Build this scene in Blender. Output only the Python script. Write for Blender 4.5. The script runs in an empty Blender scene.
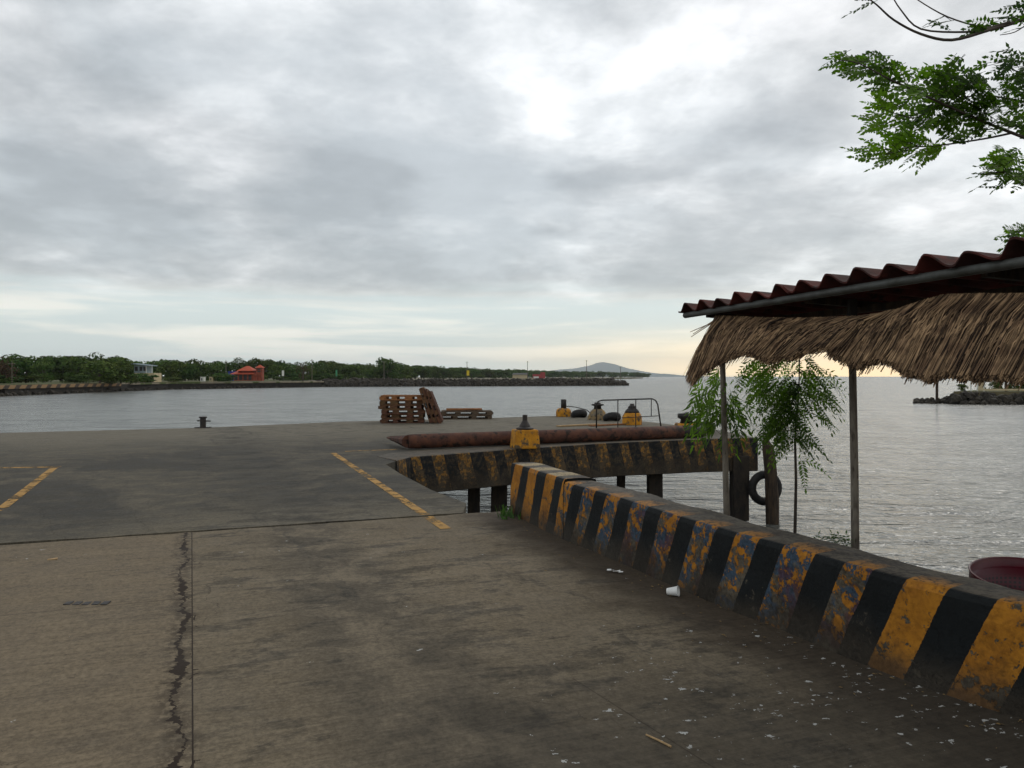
import bpy, bmesh, math, random
from mathutils import Vector, Matrix, Euler, noise as mnoise
R = math.radians
random.seed(7)
S = bpy.context.scene
COL = S.collection

# ------------------------------------------------------------------ camera
F = 800.0; PITCH = math.atan(7.5/F); CH = 1.6
cd = bpy.data.cameras.new('camera'); cam = bpy.data.objects.new('camera', cd); COL.objects.link(cam)
cam.location = (0, 0, CH); cam.rotation_euler = (math.pi/2-PITCH, 0, 0)
cd.sensor_width = 36; cd.lens = F/1024*36; cd.clip_start = .05; cd.clip_end = 60000
S.camera = cam

# ------------------------------------------------------------------ node helper
class N:
    def __init__(s, nt): s.nt = nt
    def add(s, t, ins=None, **kw):
        n = s.nt.nodes.new(t)
        for k, v in kw.items(): setattr(n, k, v)
        for k, v in (ins or {}).items(): s.set(n.inputs[k], v)
        return n
    def set(s, sock, v):
        if isinstance(v, bpy.types.NodeSocket): s.nt.links.new(v, sock)
        elif v is not None:
            try: sock.default_value = v
            except Exception: sock.default_value = (*v, 1)
    def m(s, op, a, b=0.0, c=None, clamp=False):
        n = s.add('ShaderNodeMath', operation=op, use_clamp=clamp); s.set(n.inputs[0], a); s.set(n.inputs[1], b)
        if c is not None: s.set(n.inputs[2], c)
        return n.outputs[0]
    def vm(s, op, a, b=None):
        n = s.add('ShaderNodeVectorMath', operation=op); s.set(n.inputs[0], a)
        if b is not None: s.set(n.inputs[1], b)
        return n
    def noise(s, vec, scale, detail=4, rough=.55, dist=0.0):
        return s.add('ShaderNodeTexNoise', {'Vector': vec, 'Scale': scale, 'Detail': detail, 'Roughness': rough, 'Distortion': dist}).outputs[0]
    def ss(s, v, a, b, lo=0.0, hi=1.0):
        n = s.add('ShaderNodeMapRange', interpolation_type='SMOOTHSTEP'); s.set(n.inputs[0], v)
        n.inputs[1].default_value = a; n.inputs[2].default_value = b; n.inputs[3].default_value = lo; n.inputs[4].default_value = hi
        return n.outputs[0]
    def mix(s, f, a, b, mode='MIX'):
        n = s.add('ShaderNodeMix', data_type='RGBA', blend_type=mode); s.set(n.inputs[0], f); s.set(n.inputs[6], a); s.set(n.inputs[7], b)
        return n.outputs[2]
    def sep(s, v):
        return s.add('ShaderNodeSeparateXYZ', {0: v}).outputs
    def comb(s, x, y, z=0.0):
        return s.add('ShaderNodeCombineXYZ', {0: x, 1: y, 2: z}).outputs[0]
def c4(c): return (c[0], c[1], c[2], 1)

# ------------------------------------------------------------------ world: sky texture under a procedural overcast
SUN_EL, SUN_AZ = R(38), R(35)        # azimuth measured from +Y towards +X
W = bpy.data.worlds.new('World'); S.world = W; W.use_nodes = True
nt = W.node_tree; nt.nodes.clear(); n = N(nt)
sky = n.add('ShaderNodeTexSky', sky_type='NISHITA', sun_disc=False, sun_elevation=SUN_EL, sun_rotation=SUN_AZ)
tc = n.add('ShaderNodeTexCoord').outputs['Generated']
x, y, z = n.sep(n.vm('NORMALIZE', tc).outputs[0])
zc = n.m('MAXIMUM', z, 0.0)
den = n.m('ADD', zc, .22)
pl = n.comb(n.m('DIVIDE', x, den), n.m('DIVIDE', y, den), 3.7)
big = n.noise(pl, .95, 3, .5, .25)
mid = n.noise(pl, 2.0, 8, .55, .2)
fin = n.noise(n.vm('ADD', pl, (7, 3, 1)).outputs[0], 9.0, 7, .6, .15)
v = n.m('ADD', n.m('MULTIPLY', big, .36), n.m('ADD', n.m('MULTIPLY', mid, .60), n.m('MULTIPLY', fin, .10)))
def blob(dirpx, r, amp, acc):        # broad brighter / darker cloud masses at fixed places of the sky
    px, py = dirpx; d = Vector(((px-512)/F, 1, (384-py)/F-math.tan(PITCH))).normalized()
    dv = n.comb(n.m('SUBTRACT', x, d.x), n.m('SUBTRACT', y, d.y), n.m('MULTIPLY', n.m('SUBTRACT', z, d.z), 1.8))
    L = n.vm('LENGTH', dv).outputs['Value']
    return n.m('ADD', acc, n.ss(L, 0, r, amp, 0))
for b in [((600, 30), .30, .06), ((960, 60), .22, .05), ((290, 30), .25, .02), ((340, 110), .28, -.05), ((430, 250), .4, -.05), ((60, 215), .3, -.06),
          ((760, 225), .28, -.04), ((40, 40), .25, -.03), ((150, 130), .12, .07), ((230, 185), .14, .02), ((560, 180), .12, .03), ((700, 140), .2, -.03), ((130, 238), .16, -.04)]:
    v = blob(*b, v)
cr = n.add('ShaderNodeValToRGB', {0: v}); e = cr.color_ramp
e.elements[0].position = .42; e.elements[0].color = (.43, .46, .475, 1)
e.elements[1].position = .76; e.elements[1].color = (1.1, 1.1, 1.1, 1)
for p, c in ((.505, (.53, .555, .565, 1)), (.565, (.66, .68, .685, 1)), (.635, (.86, .87, .875, 1))):
    q = e.elements.new(p); q.color = c
# low band: pale, thin, streaky cloud
st = n.noise(n.comb(n.m('MULTIPLY', x, 2.2), n.m('MULTIPLY', y, 2.2), n.m('MULTIPLY', z, 26)), 1.7, 5, .55, .3)
side = n.ss(x, -.15, .45)
low = n.mix(n.ss(st, .42, .66), (.78, .88, .87, 1), (1.15, 1.14, 1.04, 1))
warmz = n.m('MULTIPLY', side, n.ss(z, .0, .085, 1.0, .0))
low = n.mix(n.m('MULTIPLY', warmz, n.ss(st, .3, .6, .55, 1)), low, (1.55, 1.25, .80, 1))
low = n.mix(1.0, low, n.mix(side, n.mix(n.ss(z, 0, .05), (1.25, 1.3, 1.32, 1), (1, 1, 1, 1)), n.mix(n.ss(z, 0, .07), (1.9, 1.62, 1.2, 1), (1, 1, 1, 1))), 'MULTIPLY'); low.node.clamp_result = False
lowf = n.ss(n.m('ADD', z, n.m('MULTIPLY', n.m('SUBTRACT', st, .5), .06)), .075, .125, 1.0, 0.0)
cell = n.noise(n.vm('ADD', pl, (2.3, 9.1, 4)).outputs[0], 1.15, 8, .54, .3)
puff = n.ss(cell, .46, .60)                                   # crisp-edged brighter breaks between grey cloud bases
shade = n.m('ADD', n.m('MULTIPLY_ADD', puff, .34, 1.12), n.m('MULTIPLY', n.m('SUBTRACT', fin, .5), .38))
clouds = n.mix(1.0, cr.outputs[0], n.comb(shade, shade, shade), 'MULTIPLY'); clouds.node.clamp_result = False
cl = n.mix(lowf, clouds, low)
gap = n.mix(.12, n.mix(1.0, cl, (8.2, 8.2, 8.2, 1), 'MULTIPLY'), sky.outputs[0])
gap.node.clamp_result = False
ov = n.mix(n.ss(z, -.12, -.02), (1.6, 1.65, 1.65, 1), gap)
bg = n.add('ShaderNodeBackground', {'Color': ov, 'Strength': .12}); out = n.add('ShaderNodeOutputWorld'); nt.links.new(bg.outputs[0], out.inputs[0])

# ------------------------------------------------------------------ sun behind the overcast
sd = bpy.data.lights.new('sun', 'SUN'); sd.energy = .6; sd.angle = R(18); sd.color = (1, .95, .86)
so = bpy.data.objects.new('sun', sd); COL.objects.link(so)
sdir = Vector((math.sin(SUN_AZ)*math.cos(SUN_EL), math.cos(SUN_AZ)*math.cos(SUN_EL), math.sin(SUN_EL)))
so.rotation_euler = sdir.to_track_quat('Z', 'Y').to_euler(); so.location = (20, 20, 30)
vs = S.view_settings; vs.view_transform = 'Standard'; vs.look = 'None'; vs.exposure = 0; vs.gamma = 1; vs.use_curve_mapping = False
S.render.engine = 'CYCLES'; S.cycles.max_bounces = 6; S.cycles.transparent_max_bounces = 6

# ------------------------------------------------------------------ geometry from the measured picture
def ray(px, py):
    v = Vector(((px-512)/F, 1, (384-py)/F)); c, s = math.cos(PITCH), math.sin(PITCH)
    return Vector((v.x, v.y*c+v.z*s, v.z*c-v.y*s))
def G(px, py, z=0.0):
    r = ray(px, py); t = (z-CH)/r.z; return Vector((r.x*t, r.y*t, z))
def P(px, py, d):
    r = ray(px, py); return Vector((r.x/r.y*d, d, CH+r.z/r.y*d))
def lerp(a, b, t): return a+(b-a)*t
def interp(xs, ys, x):
    if x <= xs[0]: return ys[0]
    for i in range(len(xs)-1):
        if x <= xs[i+1]: return lerp(ys[i], ys[i+1], (x-xs[i])/(xs[i+1]-xs[i]))
    return ys[-1]

# ------------------------------------------------------------------ mesh helpers
class MB:
    def __init__(s): s.v = []; s.f = []; s.uv = []; s.tint = []
    def face(s, pts, uv=None, tint=None):
        i = len(s.v); s.v += [tuple(p) for p in pts]; s.f.append(tuple(range(i, i+len(pts))))
        s.uv.append(uv); s.tint.append(tint)
    def faces(s, pts, fs, tint=None):
        i = len(s.v); s.v += [tuple(p) for p in pts]
        for f in fs: s.f.append(tuple(i+k for k in f)); s.uv.append(None); s.tint.append(tint)
    def box(s, c, size, rot=None, taper=1.0, tint=None, jit=0):
        hx, hy, hz = size[0]/2, size[1]/2, size[2]/2
        pts = [Vector((sx*hx*(taper if sz > 0 else 1), sy*hy*(taper if sz > 0 else 1), sz*hz)) for sz in (-1, 1) for sx, sy in ((-1, -1), (1, -1), (1, 1), (-1, 1))]
        if jit: pts = [p+Vector((random.uniform(-jit, jit), random.uniform(-jit, jit), random.uniform(-jit, jit))) for p in pts]
        if rot is not None: pts = [rot @ p for p in pts]
        pts = [p+Vector(c) for p in pts]
        s.faces(pts, [(3, 2, 1, 0), (4, 5, 6, 7), (0, 1, 5, 4), (1, 2, 6, 5), (2, 3, 7, 6), (3, 0, 4, 7)], tint)
    def tube(s, path, rad, seg=8, cap=True, tint=None):
        path = [Vector(p) for p in path]; rings = []; up = None
        if not isinstance(rad, (list, tuple)): rad = [rad]*len(path)
        for i, p in enumerate(path):
            t = (path[min(i+1, len(path)-1)]-path[max(i-1, 0)]).normalized()
            if up is None: up = Vector((0, 0, 1)) if abs(t.z) < .9 else Vector((1, 0, 0))
            a = t.cross(up)
            if a.length < 1e-4: a = t.cross(Vector((0, 1, .1)))
            a.normalize(); b = t.cross(a).normalized(); up = -b if b.dot(up) < 0 else b
            rings.append([p+(a*math.cos(2*math.pi*k/seg)+b*math.sin(2*math.pi*k/seg))*rad[i] for k in range(seg)])
        s.rings(rings, cap, tint)
    def rings(s, rings, cap=True, tint=None, close=False):
        seg = len(rings[0]); pts = [p for r in rings for p in r]; fs = []
        m = len(rings); 
        for i in range(m if close else m-1):
            for k in range(seg):
                a = i*seg+k; b = i*seg+(k+1) % seg; j = (i+1) % m
                fs.append((a, b, j*seg+(k+1) % seg, j*seg+k))
        if cap and not close: fs.append(tuple(range(seg-1, -1, -1))); fs.append(tuple((m-1)*seg+k for k in range(seg)))
        s.faces(pts, fs, tint)
    def lathe(s, prof, c=(0, 0, 0), seg=20, rot=None, cap=True, tint=None):
        c = Vector(c); rg = []
        for r, z in prof:
            rr = []
            for k in range(seg):
                a = 2*math.pi*k/seg; q = Vector((r*math.cos(a), r*math.sin(a), z))
                if rot is not None: q = rot @ q
                rr.append(q+c)
            rg.append(rr)
        s.rings(rg, cap, tint)
    def torus(s, c, R0, r, rot, seg=28, sec=10, sx=1.3):
        rg = []
        for i in range(seg):
            a = 2*math.pi*i/seg; cc = Vector((math.cos(a)*R0, 0, math.sin(a)*R0)); o = Vector((math.cos(a), 0, math.sin(a)))
            rg.append([rot @ (cc+o*r*math.cos(2*math.pi*k/sec)+Vector((0, 1, 0))*r*sx*math.sin(2*math.pi*k/sec))+Vector(c) for k in range(sec)])
        s.rings(rg, False, close=True)
    def build(s, name, mat, parent=None, smooth=False, fix=True, bevel=0):
        me = bpy.data.meshes.new(name); me.from_pydata(s.v, [], s.f); me.update()
        if any(u is not None for u in s.uv):
            L = me.uv_layers.new(name='UVMap')
            for p, u in zip(me.polygons, s.uv):
                if u:
                    for li, q in zip(p.loop_indices, u): L.data[li].uv = q
        if any(t is not None for t in s.tint):
            A = me.attributes.new('tint', 'FLOAT', 'FACE')
            for i, t in enumerate(s.tint): A.data[i].value = t or 0
        if fix:
            bm = bmesh.new(); bm.from_mesh(me); bmesh.ops.recalc_face_normals(bm, faces=bm.faces); bm.to_mesh(me); bm.free()
        if smooth:
            for p in me.polygons: p.use_smooth = True
        me.materials.append(mat)
        o = bpy.data.objects.new(name, me); COL.objects.link(o)
        if bevel:
            b = o.modifiers.new('bevel', 'BEVEL'); b.width = bevel; b.segments = 2; b.limit_method = 'ANGLE'
        if parent: 
            o.parent = parent; o.matrix_parent_inverse = Matrix.Translation(-parent.location) if parent.type == 'EMPTY' and parent.rotation_euler.z == 0 else Matrix()
        return o
def tag(o, label=None, cat=None, group=None, kind=None):
    if label: o['label'] = label
    if cat: o['category'] = cat
    if group: o['group'] = group
    if kind: o['kind'] = kind
    return o
def empty(name, loc, label=None, cat=None, group=None):
    o = bpy.data.objects.new(name, None); COL.objects.link(o); o.location = loc; o.empty_display_size = .2
    return tag(o, label, cat, group)
def copy_tree(o, parent=None):
    c = o.copy(); COL.objects.link(c); c.parent = parent
    for ch in [k for k in bpy.data.objects if k.parent == o]: copy_tree(ch, c)
    return c

# ------------------------------------------------------------------ materials
def mat(name, c1, c2=None, scale=4.0, rough=.85, bump=.0, bscale=None, metal=0, stretch=(1, 1, 1), c3=None, s3=20, t3=(.55, .7), spec=.3, rand=0, tint=None, trans=0, lo=.35, hi=.65):
    m = bpy.data.materials.new(name); m.use_nodes = True; nt = m.node_tree; n = N(nt)
    b = nt.nodes['Principled BSDF']; b.inputs['Roughness'].default_value = rough; b.inputs['Metallic'].default_value = metal
    b.inputs['Specular IOR Level'].default_value = spec
    co = n.add('ShaderNodeTexCoord').outputs['Object']
    mp = n.add('ShaderNodeMapping', {'Vector': co}); mp.inputs['Scale'].default_value = stretch; vec = mp.outputs[0]
    c = c4(c1)
    f = n.ss(n.noise(vec, scale, 5, .6), lo, hi)
    if c2: c = n.mix(f, c4(c1), c4(c2))
    if c3: c = n.mix(n.ss(n.noise(vec, s3, 4, .6), *t3), c, c4(c3))
    if rand:
        r = n.add('ShaderNodeObjectInfo').outputs['Random']
        h = n.add('ShaderNodeHueSaturation', {'Color': c, 'Hue': n.m('MULTIPLY_ADD', r, .07*rand, .5-.035*rand), 'Value': n.m('MULTIPLY_ADD', n.m('FRACT', n.m('MULTIPLY', r, 7.3)), .7*rand, 1-.35*rand)})
        c = h.outputs[0]
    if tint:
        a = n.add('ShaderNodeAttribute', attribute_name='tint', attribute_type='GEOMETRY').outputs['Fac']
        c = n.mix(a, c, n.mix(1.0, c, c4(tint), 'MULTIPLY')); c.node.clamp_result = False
    n.set(b.inputs['Base Color'], c)
    if bump:
        bp = n.add('ShaderNodeBump', {'Height': n.noise(vec, bscale or scale*4, 5, .65), 'Strength': 1.0, 'Distance': bump})
        n.set(b.inputs['Normal'], bp.outputs[0])
    if trans:
        tr = n.add('ShaderNodeBsdfTranslucent'); 
        if isinstance(c, bpy.types.NodeSocket): nt.links.new(n.mix(1.0, c, (1.6, 1.9, .7, 1), 'MULTIPLY'), tr.inputs[0])
        else: tr.inputs[0].default_value = c
        mx = n.add('ShaderNodeMixShader', {0: trans}); nt.links.new(b.outputs[0], mx.inputs[1]); nt.links.new(tr.outputs[0], mx.inputs[2])
        nt.links.new(mx.outputs[0], nt.nodes['Material Output'].inputs[0])
    return m

US = (-.372, .928); VS = (.928, .372)        # along / across the ramp
def UVc(u, v, z=0.0): return Vector((US[0]*u+VS[0]*v, US[1]*u+VS[1]*v, z))

def concrete_ground():
    m = bpy.data.materials.new('worn_concrete'); m.use_nodes = True; nt = m.node_tree; n = N(nt); b = nt.nodes['Principled BSDF']
    co = n.add('ShaderNodeTexCoord').outputs['Object']
    x, y, z = n.sep(co)
    u = n.m('ADD', n.m('MULTIPLY', x, US[0]), n.m('MULTIPLY', y, US[1])); v = n.m('ADD', n.m('MULTIPLY', x, VS[0]), n.m('MULTIPLY', y, VS[1]))
    uv = n.comb(u, v)
    n1 = n.noise(uv, .55, 5, .6); n2 = n.noise(uv, 2.4, 6, .65, .4); n3 = n.noise(uv, 16, 5, .7)
    st = n.noise(n.comb(n.m('MULTIPLY', u, 38), n.m('MULTIPLY', v, .9)), 1.0, 5, .62)
    st2 = n.noise(n.comb(n.m('MULTIPLY', u, 9), n.m('MULTIPLY', v, 1.6)), 1.0, 8, .72)
    near = n.mix(n.ss(n1, .3, .7), (.148, .118, .080, 1), (.198, .159, .109, 1))
    left = n.ss(v, -.2, .1, 1.0, 0.0)
    near = n.mix(n.m('MULTIPLY', left, .7), near, n.mix(n.ss(n2, .3, .7), (.156, .120, .080, 1), (.208, .162, .109, 1)))
    far = n.mix(n.ss(n2, .35, .7), (.072, .063, .047, 1), (.140, .120, .088, 1))
    far = n.mix(n.ss(n.noise(n.vm('ADD', uv, (3, 8, 0)).outputs[0], .45, 7, .7, .6), .44, .58, 0, .75), far, (.044, .041, .035, 1))
    pale = n.ss(n.m('ADD', u, n.m('MULTIPLY', n1, 5)), 19.5, 27)
    far = n.mix(pale, far, (.165, .145, .11, 1))
    leftfar = n.m('MULTIPLY', n.ss(v, -2.0, -5.0), n.ss(u, 12, 9))
    far = n.mix(n.m('MULTIPLY', n.m('MULTIPLY', n.ss(n.m('ADD', u, n.m('MULTIPLY', n2, 3.4)), 12.2, 10.6), n.ss(n.m('ABSOLUTE', n.m('SUBTRACT', v, 1.6)), 3.2, 1.4)), .8), far, (.150, .128, .092, 1))
    c = n.mix(n.m('GREATER_THAN', u, 8.88), near, far)
    # dark wheel lanes, oil, rubber
    lane = n.ss(n.m('ABSOLUTE', n.m('SUBTRACT', n.m('ADD', v, n.m('MULTIPLY', n1, .5)), 1.3)), .75, .1)
    lane = n.m('MULTIPLY', lane, n.ss(n2, .35, .6))
    c = n.mix(n.m('MULTIPLY', lane, .58), c, (.040, .037, .032, 1))
    oil = n.m('MULTIPLY', n.ss(n.m('MULTIPLY', n.noise(n.comb(n.m('MULTIPLY', u, 3.6), n.m('MULTIPLY', v, 1.5), 4.0), 1.0, 9, .75, .2), n.ss(n1, .2, .6, .85, 1.1)), .53, .64), n.ss(n3, .2, .6, .5, 1))
    left2 = n.ss(v, -.3, .2, .35, 1.0)
    c = n.mix(n.m('MULTIPLY', n.m('MULTIPLY', oil, left2), .62), c, (.034, .031, .026, 1))
    smear = n.ss(st2, .57, .72)
    c = n.mix(n.m('MULTIPLY', n.m('MULTIPLY', smear, left2), .36), c, (.072, .062, .050, 1))
    # thin rubber tracks along the ramp
    tw = n.m('ADD', v, n.m('ADD', n.m('MULTIPLY', n.m('SUBTRACT', n1, .5), 1.2), n.m('MULTIPLY', u, .12)))
    trk = n.m('LESS_THAN', n.m('ABSOLUTE', n.m('SUBTRACT', n.m('FRACT', n.m('MULTIPLY', tw, .8)), .5)), .045)
    trk = n.m('MULTIPLY', trk, n.ss(n.noise(n.comb(n.m('MULTIPLY', u, .6), n.m('MULTIPLY', v, 3)), 1.0, 6, .7), .48, .66))
    c = n.mix(n.m('MULTIPLY', n.m('MULTIPLY', trk, left2), n.ss(n3, .3, .6, .1, .6)), c, (.038, .035, .030, 1))
    g1 = n.noise(uv, 38, 6, .8)
    c = n.mix(n.ss(g1, .42, .60, 0, .5), n.mix(1.0, c, (1.18, 1.18, 1.16, 1), 'MULTIPLY'), n.mix(1.0, c, (.50, .49, .47, 1), 'MULTIPLY'))
    # dirt washed against the barrier
    dirt = n.m('MULTIPLY', n.ss(n.m('ADD', v, n.m('MULTIPLY', n.m('SUBTRACT', n2, .5), .8)), 2.55, 3.25), n.ss(u, 9.2, 8.6))
    c = n.mix(n.m('MULTIPLY', dirt, .85), c, (.046, .033, .022, 1))
    fr = n.m('MULTIPLY', n.ss(n.m('ADD', u, n.m('MULTIPLY', n1, 1.5)), 5.2, 3.4), n.ss(v, .3, 1.6))
    c = n.mix(n.m('MULTIPLY', fr, .65), c, (.046, .040, .031, 1))
    c = n.mix(n.ss(st, .35, .65, 0, .42), c, n.mix(1.0, c, (.55, .54, .52, 1), 'MULTIPLY'))
    c = n.mix(n.ss(n3, .35, .7, 0, .6), c, n.mix(1.0, c, (.55, .55, .55, 1), 'MULTIPLY'))
    sp = n.noise(uv, 70, 3, .8)
    c = n.mix(n.ss(sp, .62, .72, 0, .55), c, n.mix(1.0, c, (1.8, 1.75, 1.6, 1), 'MULTIPLY')); 
    # straight joint with a wandering, crumbling crack beside it
    wob = n.noise(n.comb(u, 0.0), 1.5, 7, .66); w2 = n.noise(n.comb(n.m('MULTIPLY', u, 1.0), 9.0), 1.4, 3)
    v0 = n.m('ADD', n.m('MULTIPLY', n.m('SUBTRACT', wob, .5), .36), -.065)
    wid = n.m('ADD', n.m('MULTIPLY', n.ss(n.noise(n.comb(u, 3.0), 3.2, 5, .7), .42, .68), .034), .005)
    d1 = n.m('ABSOLUTE', n.m('SUBTRACT', n.m('ADD', v, n.m('MULTIPLY', n.m('SUBTRACT', n3, .5), .075)), n.m('MINIMUM', v0, 0.0)))
    k1 = n.m('LESS_THAN', d1, wid)
    vor = n.add('ShaderNodeTexVoronoi', {'Vector': n.vm('ADD', uv, n.vm('SCALE', n.comb(n3, n2)).outputs[0]).outputs[0], 'Scale': 6.5}, feature='DISTANCE_TO_EDGE').outputs['Distance']
    band = n.m('MULTIPLY', n.m('LESS_THAN', v, .03), n.m('GREATER_THAN', v, n.m('SUBTRACT', v0, .07)))
    k2 = n.m('MULTIPLY', n.m('LESS_THAN', vor, .022), n.m('MULTIPLY', band, n.m('GREATER_THAN', n2, .58)))
    k3 = n.m('LESS_THAN', n.m('ABSOLUTE', n.m('ADD', v, n.m('MULTIPLY', n.m('SUBTRACT', n3, .5), .008))), .0038)
    kk = n.m('MULTIPLY', n.m('MAXIMUM', n.m('MAXIMUM', k1, k2), k3), n.m('LESS_THAN', u, 8.87))
    # hairline cracks
    hv = n.add('ShaderNodeTexVoronoi', {'Vector': n.vm('ADD', uv, n.comb(n2, n1)).outputs[0], 'Scale': .33}, feature='DISTANCE_TO_EDGE').outputs['Distance']
    hair = n.m('MULTIPLY', n.m('LESS_THAN', hv, .0008), .4)
    j2 = n.m('MULTIPLY', n.m('LESS_THAN', n.m('ABSOLUTE', n.m('SUBTRACT', u, n.m('MULTIPLY_ADD', wob, .04, 6.2))), .006), n.m('LESS_THAN', v, 0.0))
    j3 = n.m('MULTIPLY', n.m('LESS_THAN', n.m('ABSOLUTE', n.m('ADD', n.m('SUBTRACT', v, 2.25), n.m('MULTIPLY', u, .10))), .004), n.m('LESS_THAN', u, 3.8))
    crumb = n.m('MULTIPLY', n.ss(d1, .11, .02), n.m('MULTIPLY', n.ss(n3, .42, .55), n.m('LESS_THAN', u, 8.87)))
    c = n.mix(n.m('MULTIPLY', crumb, .6), c, (.045, .033, .022, 1))
    kk = n.m('MAXIMUM', n.m('MAXIMUM', kk, hair), n.m('MULTIPLY', n.m('MAXIMUM', j2, j3), .5))
    c = n.mix(kk, c, (.026, .017, .011, 1))
    # bird droppings near the barrier
    dens = n.m('MULTIPLY', n.ss(u, 4.9, 3.0), n.ss(v, .9, 2.6))
    vv = n.add('ShaderNodeTexVoronoi', {'Vector': n.vm('ADD', n.comb(u, n.m('MULTIPLY', v, .7)), n.vm('SCALE', n.comb(n.noise(uv, 30, 3), n.noise(uv, 31, 3, .5, 1.0))).outputs[0]).outputs[0], 'Scale': 30})
    for q in nt.nodes:
        if q.type == 'VECT_MATH' and q.operation == 'SCALE': q.inputs['Scale'].default_value = .07
    rc = n.sep(vv.outputs['Color'])
    szr = n.m('MULTIPLY_ADD', n.m('POWER', rc[1], 4.0), .28, .10)
    dr = n.m('MULTIPLY', n.m('LESS_THAN', vv.outputs['Distance'], szr), n.m('LESS_THAN', rc[0], n.m('MULTIPLY_ADD', n.m('MULTIPLY', dens, n.ss(n2, .38, .6, .12, 1)), .75, .008)))
    dr = n.m('MULTIPLY', dr, n.m('LESS_THAN', u, 8.8))
    c = n.mix(n.m('MULTIPLY', dr, n.ss(n3, .3, .5, .3, .95)), c, (.40, .40, .38, 1))
    n.set(b.inputs['Base Color'], c)
    n.set(b.inputs['Roughness'], n.ss(n2, .3, .7, .78, .95)); b.inputs['Specular IOR Level'].default_value = .2
    h = n.m('ADD', n.m('MULTIPLY', st, .35), n.m('ADD', n.m('MULTIPLY', n3, .5), n.m('MULTIPLY', kk, -4.0)))
    n.set(b.inputs['Normal'], n.add('ShaderNodeBump', {'Height': h, 'Strength': .9, 'Distance': .006}).outputs[0])
    return m

def striped(name, yellow, black, conc, under, z0, z1, n0=-1, n1=-1, grime=.4, wear=(.5, .62), topworn=.6, coverage=1.0):
    """paint stripes: UV.x = stripe index (even yellow, odd black), UV.y = height 0..1; >1 on the top face"""
    m = bpy.data.materials.new(name); m.use_nodes = True; nt = m.node_tree; n = N(nt); b = nt.nodes['Principled BSDF']
    uvn = n.add('ShaderNodeTexCoord'); co = uvn.outputs['Object']; s, t, _ = n.sep(uvn.outputs['UV'])
    a = n.noise(co, 5.5, 5, .6, .4); a2 = n.noise(n.vm('ADD', co, (5, 5, 5)).outputs[0], 11, 9, .72, .25); f = n.noise(co, 34, 5, .7); g = n.noise(co, 2.2, 4, .6)
    sw = n.m('ADD', s, n.m('MULTIPLY', n.m('SUBTRACT', n.noise(co, 60, 4, .7), .5), .07))
    odd = n.m('GREATER_THAN', n.m('FRACT', n.m('MULTIPLY', sw, .5)), .5)
    inband = n.m('MULTIPLY', n.ss(s, n0-.6, n0+1.5), n.ss(s, n1+1.0, n1-.6)) if n1 > 0 else 0.0
    # yellow stripe: older blue layer and bare concrete show through flaked yellow
    conc2 = n.mix(n.ss(f, .3, .7), c4(conc), c4([q*.5 for q in conc]))
    flake = n.ss(n.m('ADD', a2, n.m('ADD', n.m('MULTIPLY', n.m('SUBTRACT', 1.0, t), .05), n.m('MULTIPLY', inband, .11) if n1 > 0 else 0.0)), wear[0], wear[0]+.025)
    u1 = n.mix(n.ss(a, .44, .50), c4(under), conc2) if n1 <= 0 else n.mix(n.m('MULTIPLY', inband, n.ss(n.m('ADD', a, n.m('MULTIPLY', n.m('SUBTRACT', 1.0, t), .14)), .60, .54)), conc2, n.mix(n.ss(f, .35, .7), c4(under), c4([q*.55 for q in under])))
    if n1 > 0: u1 = n.mix(n.m('MULTIPLY', inband, n.m('MULTIPLY', n.ss(g, .55, .6), .45)), u1, (.13, .03, .05, 1))
    yc = n.mix(n.ss(a, .3, .7), c4(yellow), c4([yellow[0]*.72, yellow[1]*.68, yellow[2]*.8]))
    ycol = n.mix(flake, yc, u1)
    bcol = n.mix(n.ss(n.m('ADD', a2, n.m('MULTIPLY', n.m('SUBTRACT', 1.0, t), .10)), wear[1], wear[1]+.06, 0, .7), c4(black), conc2)
    c = n.mix(odd, ycol, bcol)
    c = n.mix(n.m('MULTIPLY', n.ss(n.m('SUBTRACT', n.m('MULTIPLY_ADD', g, .75, n.m('MULTIPLY', f, .2)), t), -.02, .40), .8), c, (.045, .036, .026, 1))
    dirtn = n.ss(n.m('ADD', n.m('MULTIPLY', g, .5), n.m('MULTIPLY', f, .5)), .42, .62)
    c = n.mix(n.m('MULTIPLY', dirtn, grime), c, n.mix(1.0, c, (.33, .30, .26, 1), 'MULTIPLY'))
    top = n.m('GREATER_THAN', t, 1.02)
    tc_ = n.mix(n.ss(n.m('ADD', f, n.m('MULTIPLY', a, .6)), .60, .92), (.030, .024, .018, 1), (.10, .083, .060, 1)); tc_ = n.mix(n.ss(a2, .5, .6, 0, .6), tc_, (.020, .017, .014, 1))
    ed = n.ss(n.m('ADD', t, n.m('MULTIPLY', a2, .9)), 1.95, 1.4)          # paint that laps over the front arris
    first = n.ss(s, 6.3, 5.6) if n1 > 0 else 0.0
    keep = n.m('MULTIPLY', n.m('MULTIPLY', n.m('MAXIMUM', ed, n.m('MULTIPLY', first, .9)) if n1 > 0 else ed, n.m('SUBTRACT', 1.0, odd)), n.ss(f, .38, .5))
    tc_ = n.mix(n.m('MULTIPLY', keep, topworn), tc_, n.mix(first, c4(yellow), (.40, .31, .17, 1)) if n1 > 0 else c4(yellow))
    c = n.mix(top, c, tc_)
    n.set(b.inputs['Base Color'], c); b.inputs['Roughness'].default_value = .72; b.inputs['Specular IOR Level'].default_value = .25
    h = n.m('ADD', n.m('MULTIPLY', f, .5), n.m('ADD', n.m('MULTIPLY', a, .8), n.m('MULTIPLY', flake, -.3)))
    n.set(b.inputs['Normal'], n.add('ShaderNodeBump', {'Height': h, 'Strength': .8, 'Distance': .012}).outputs[0])
    return m

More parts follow.
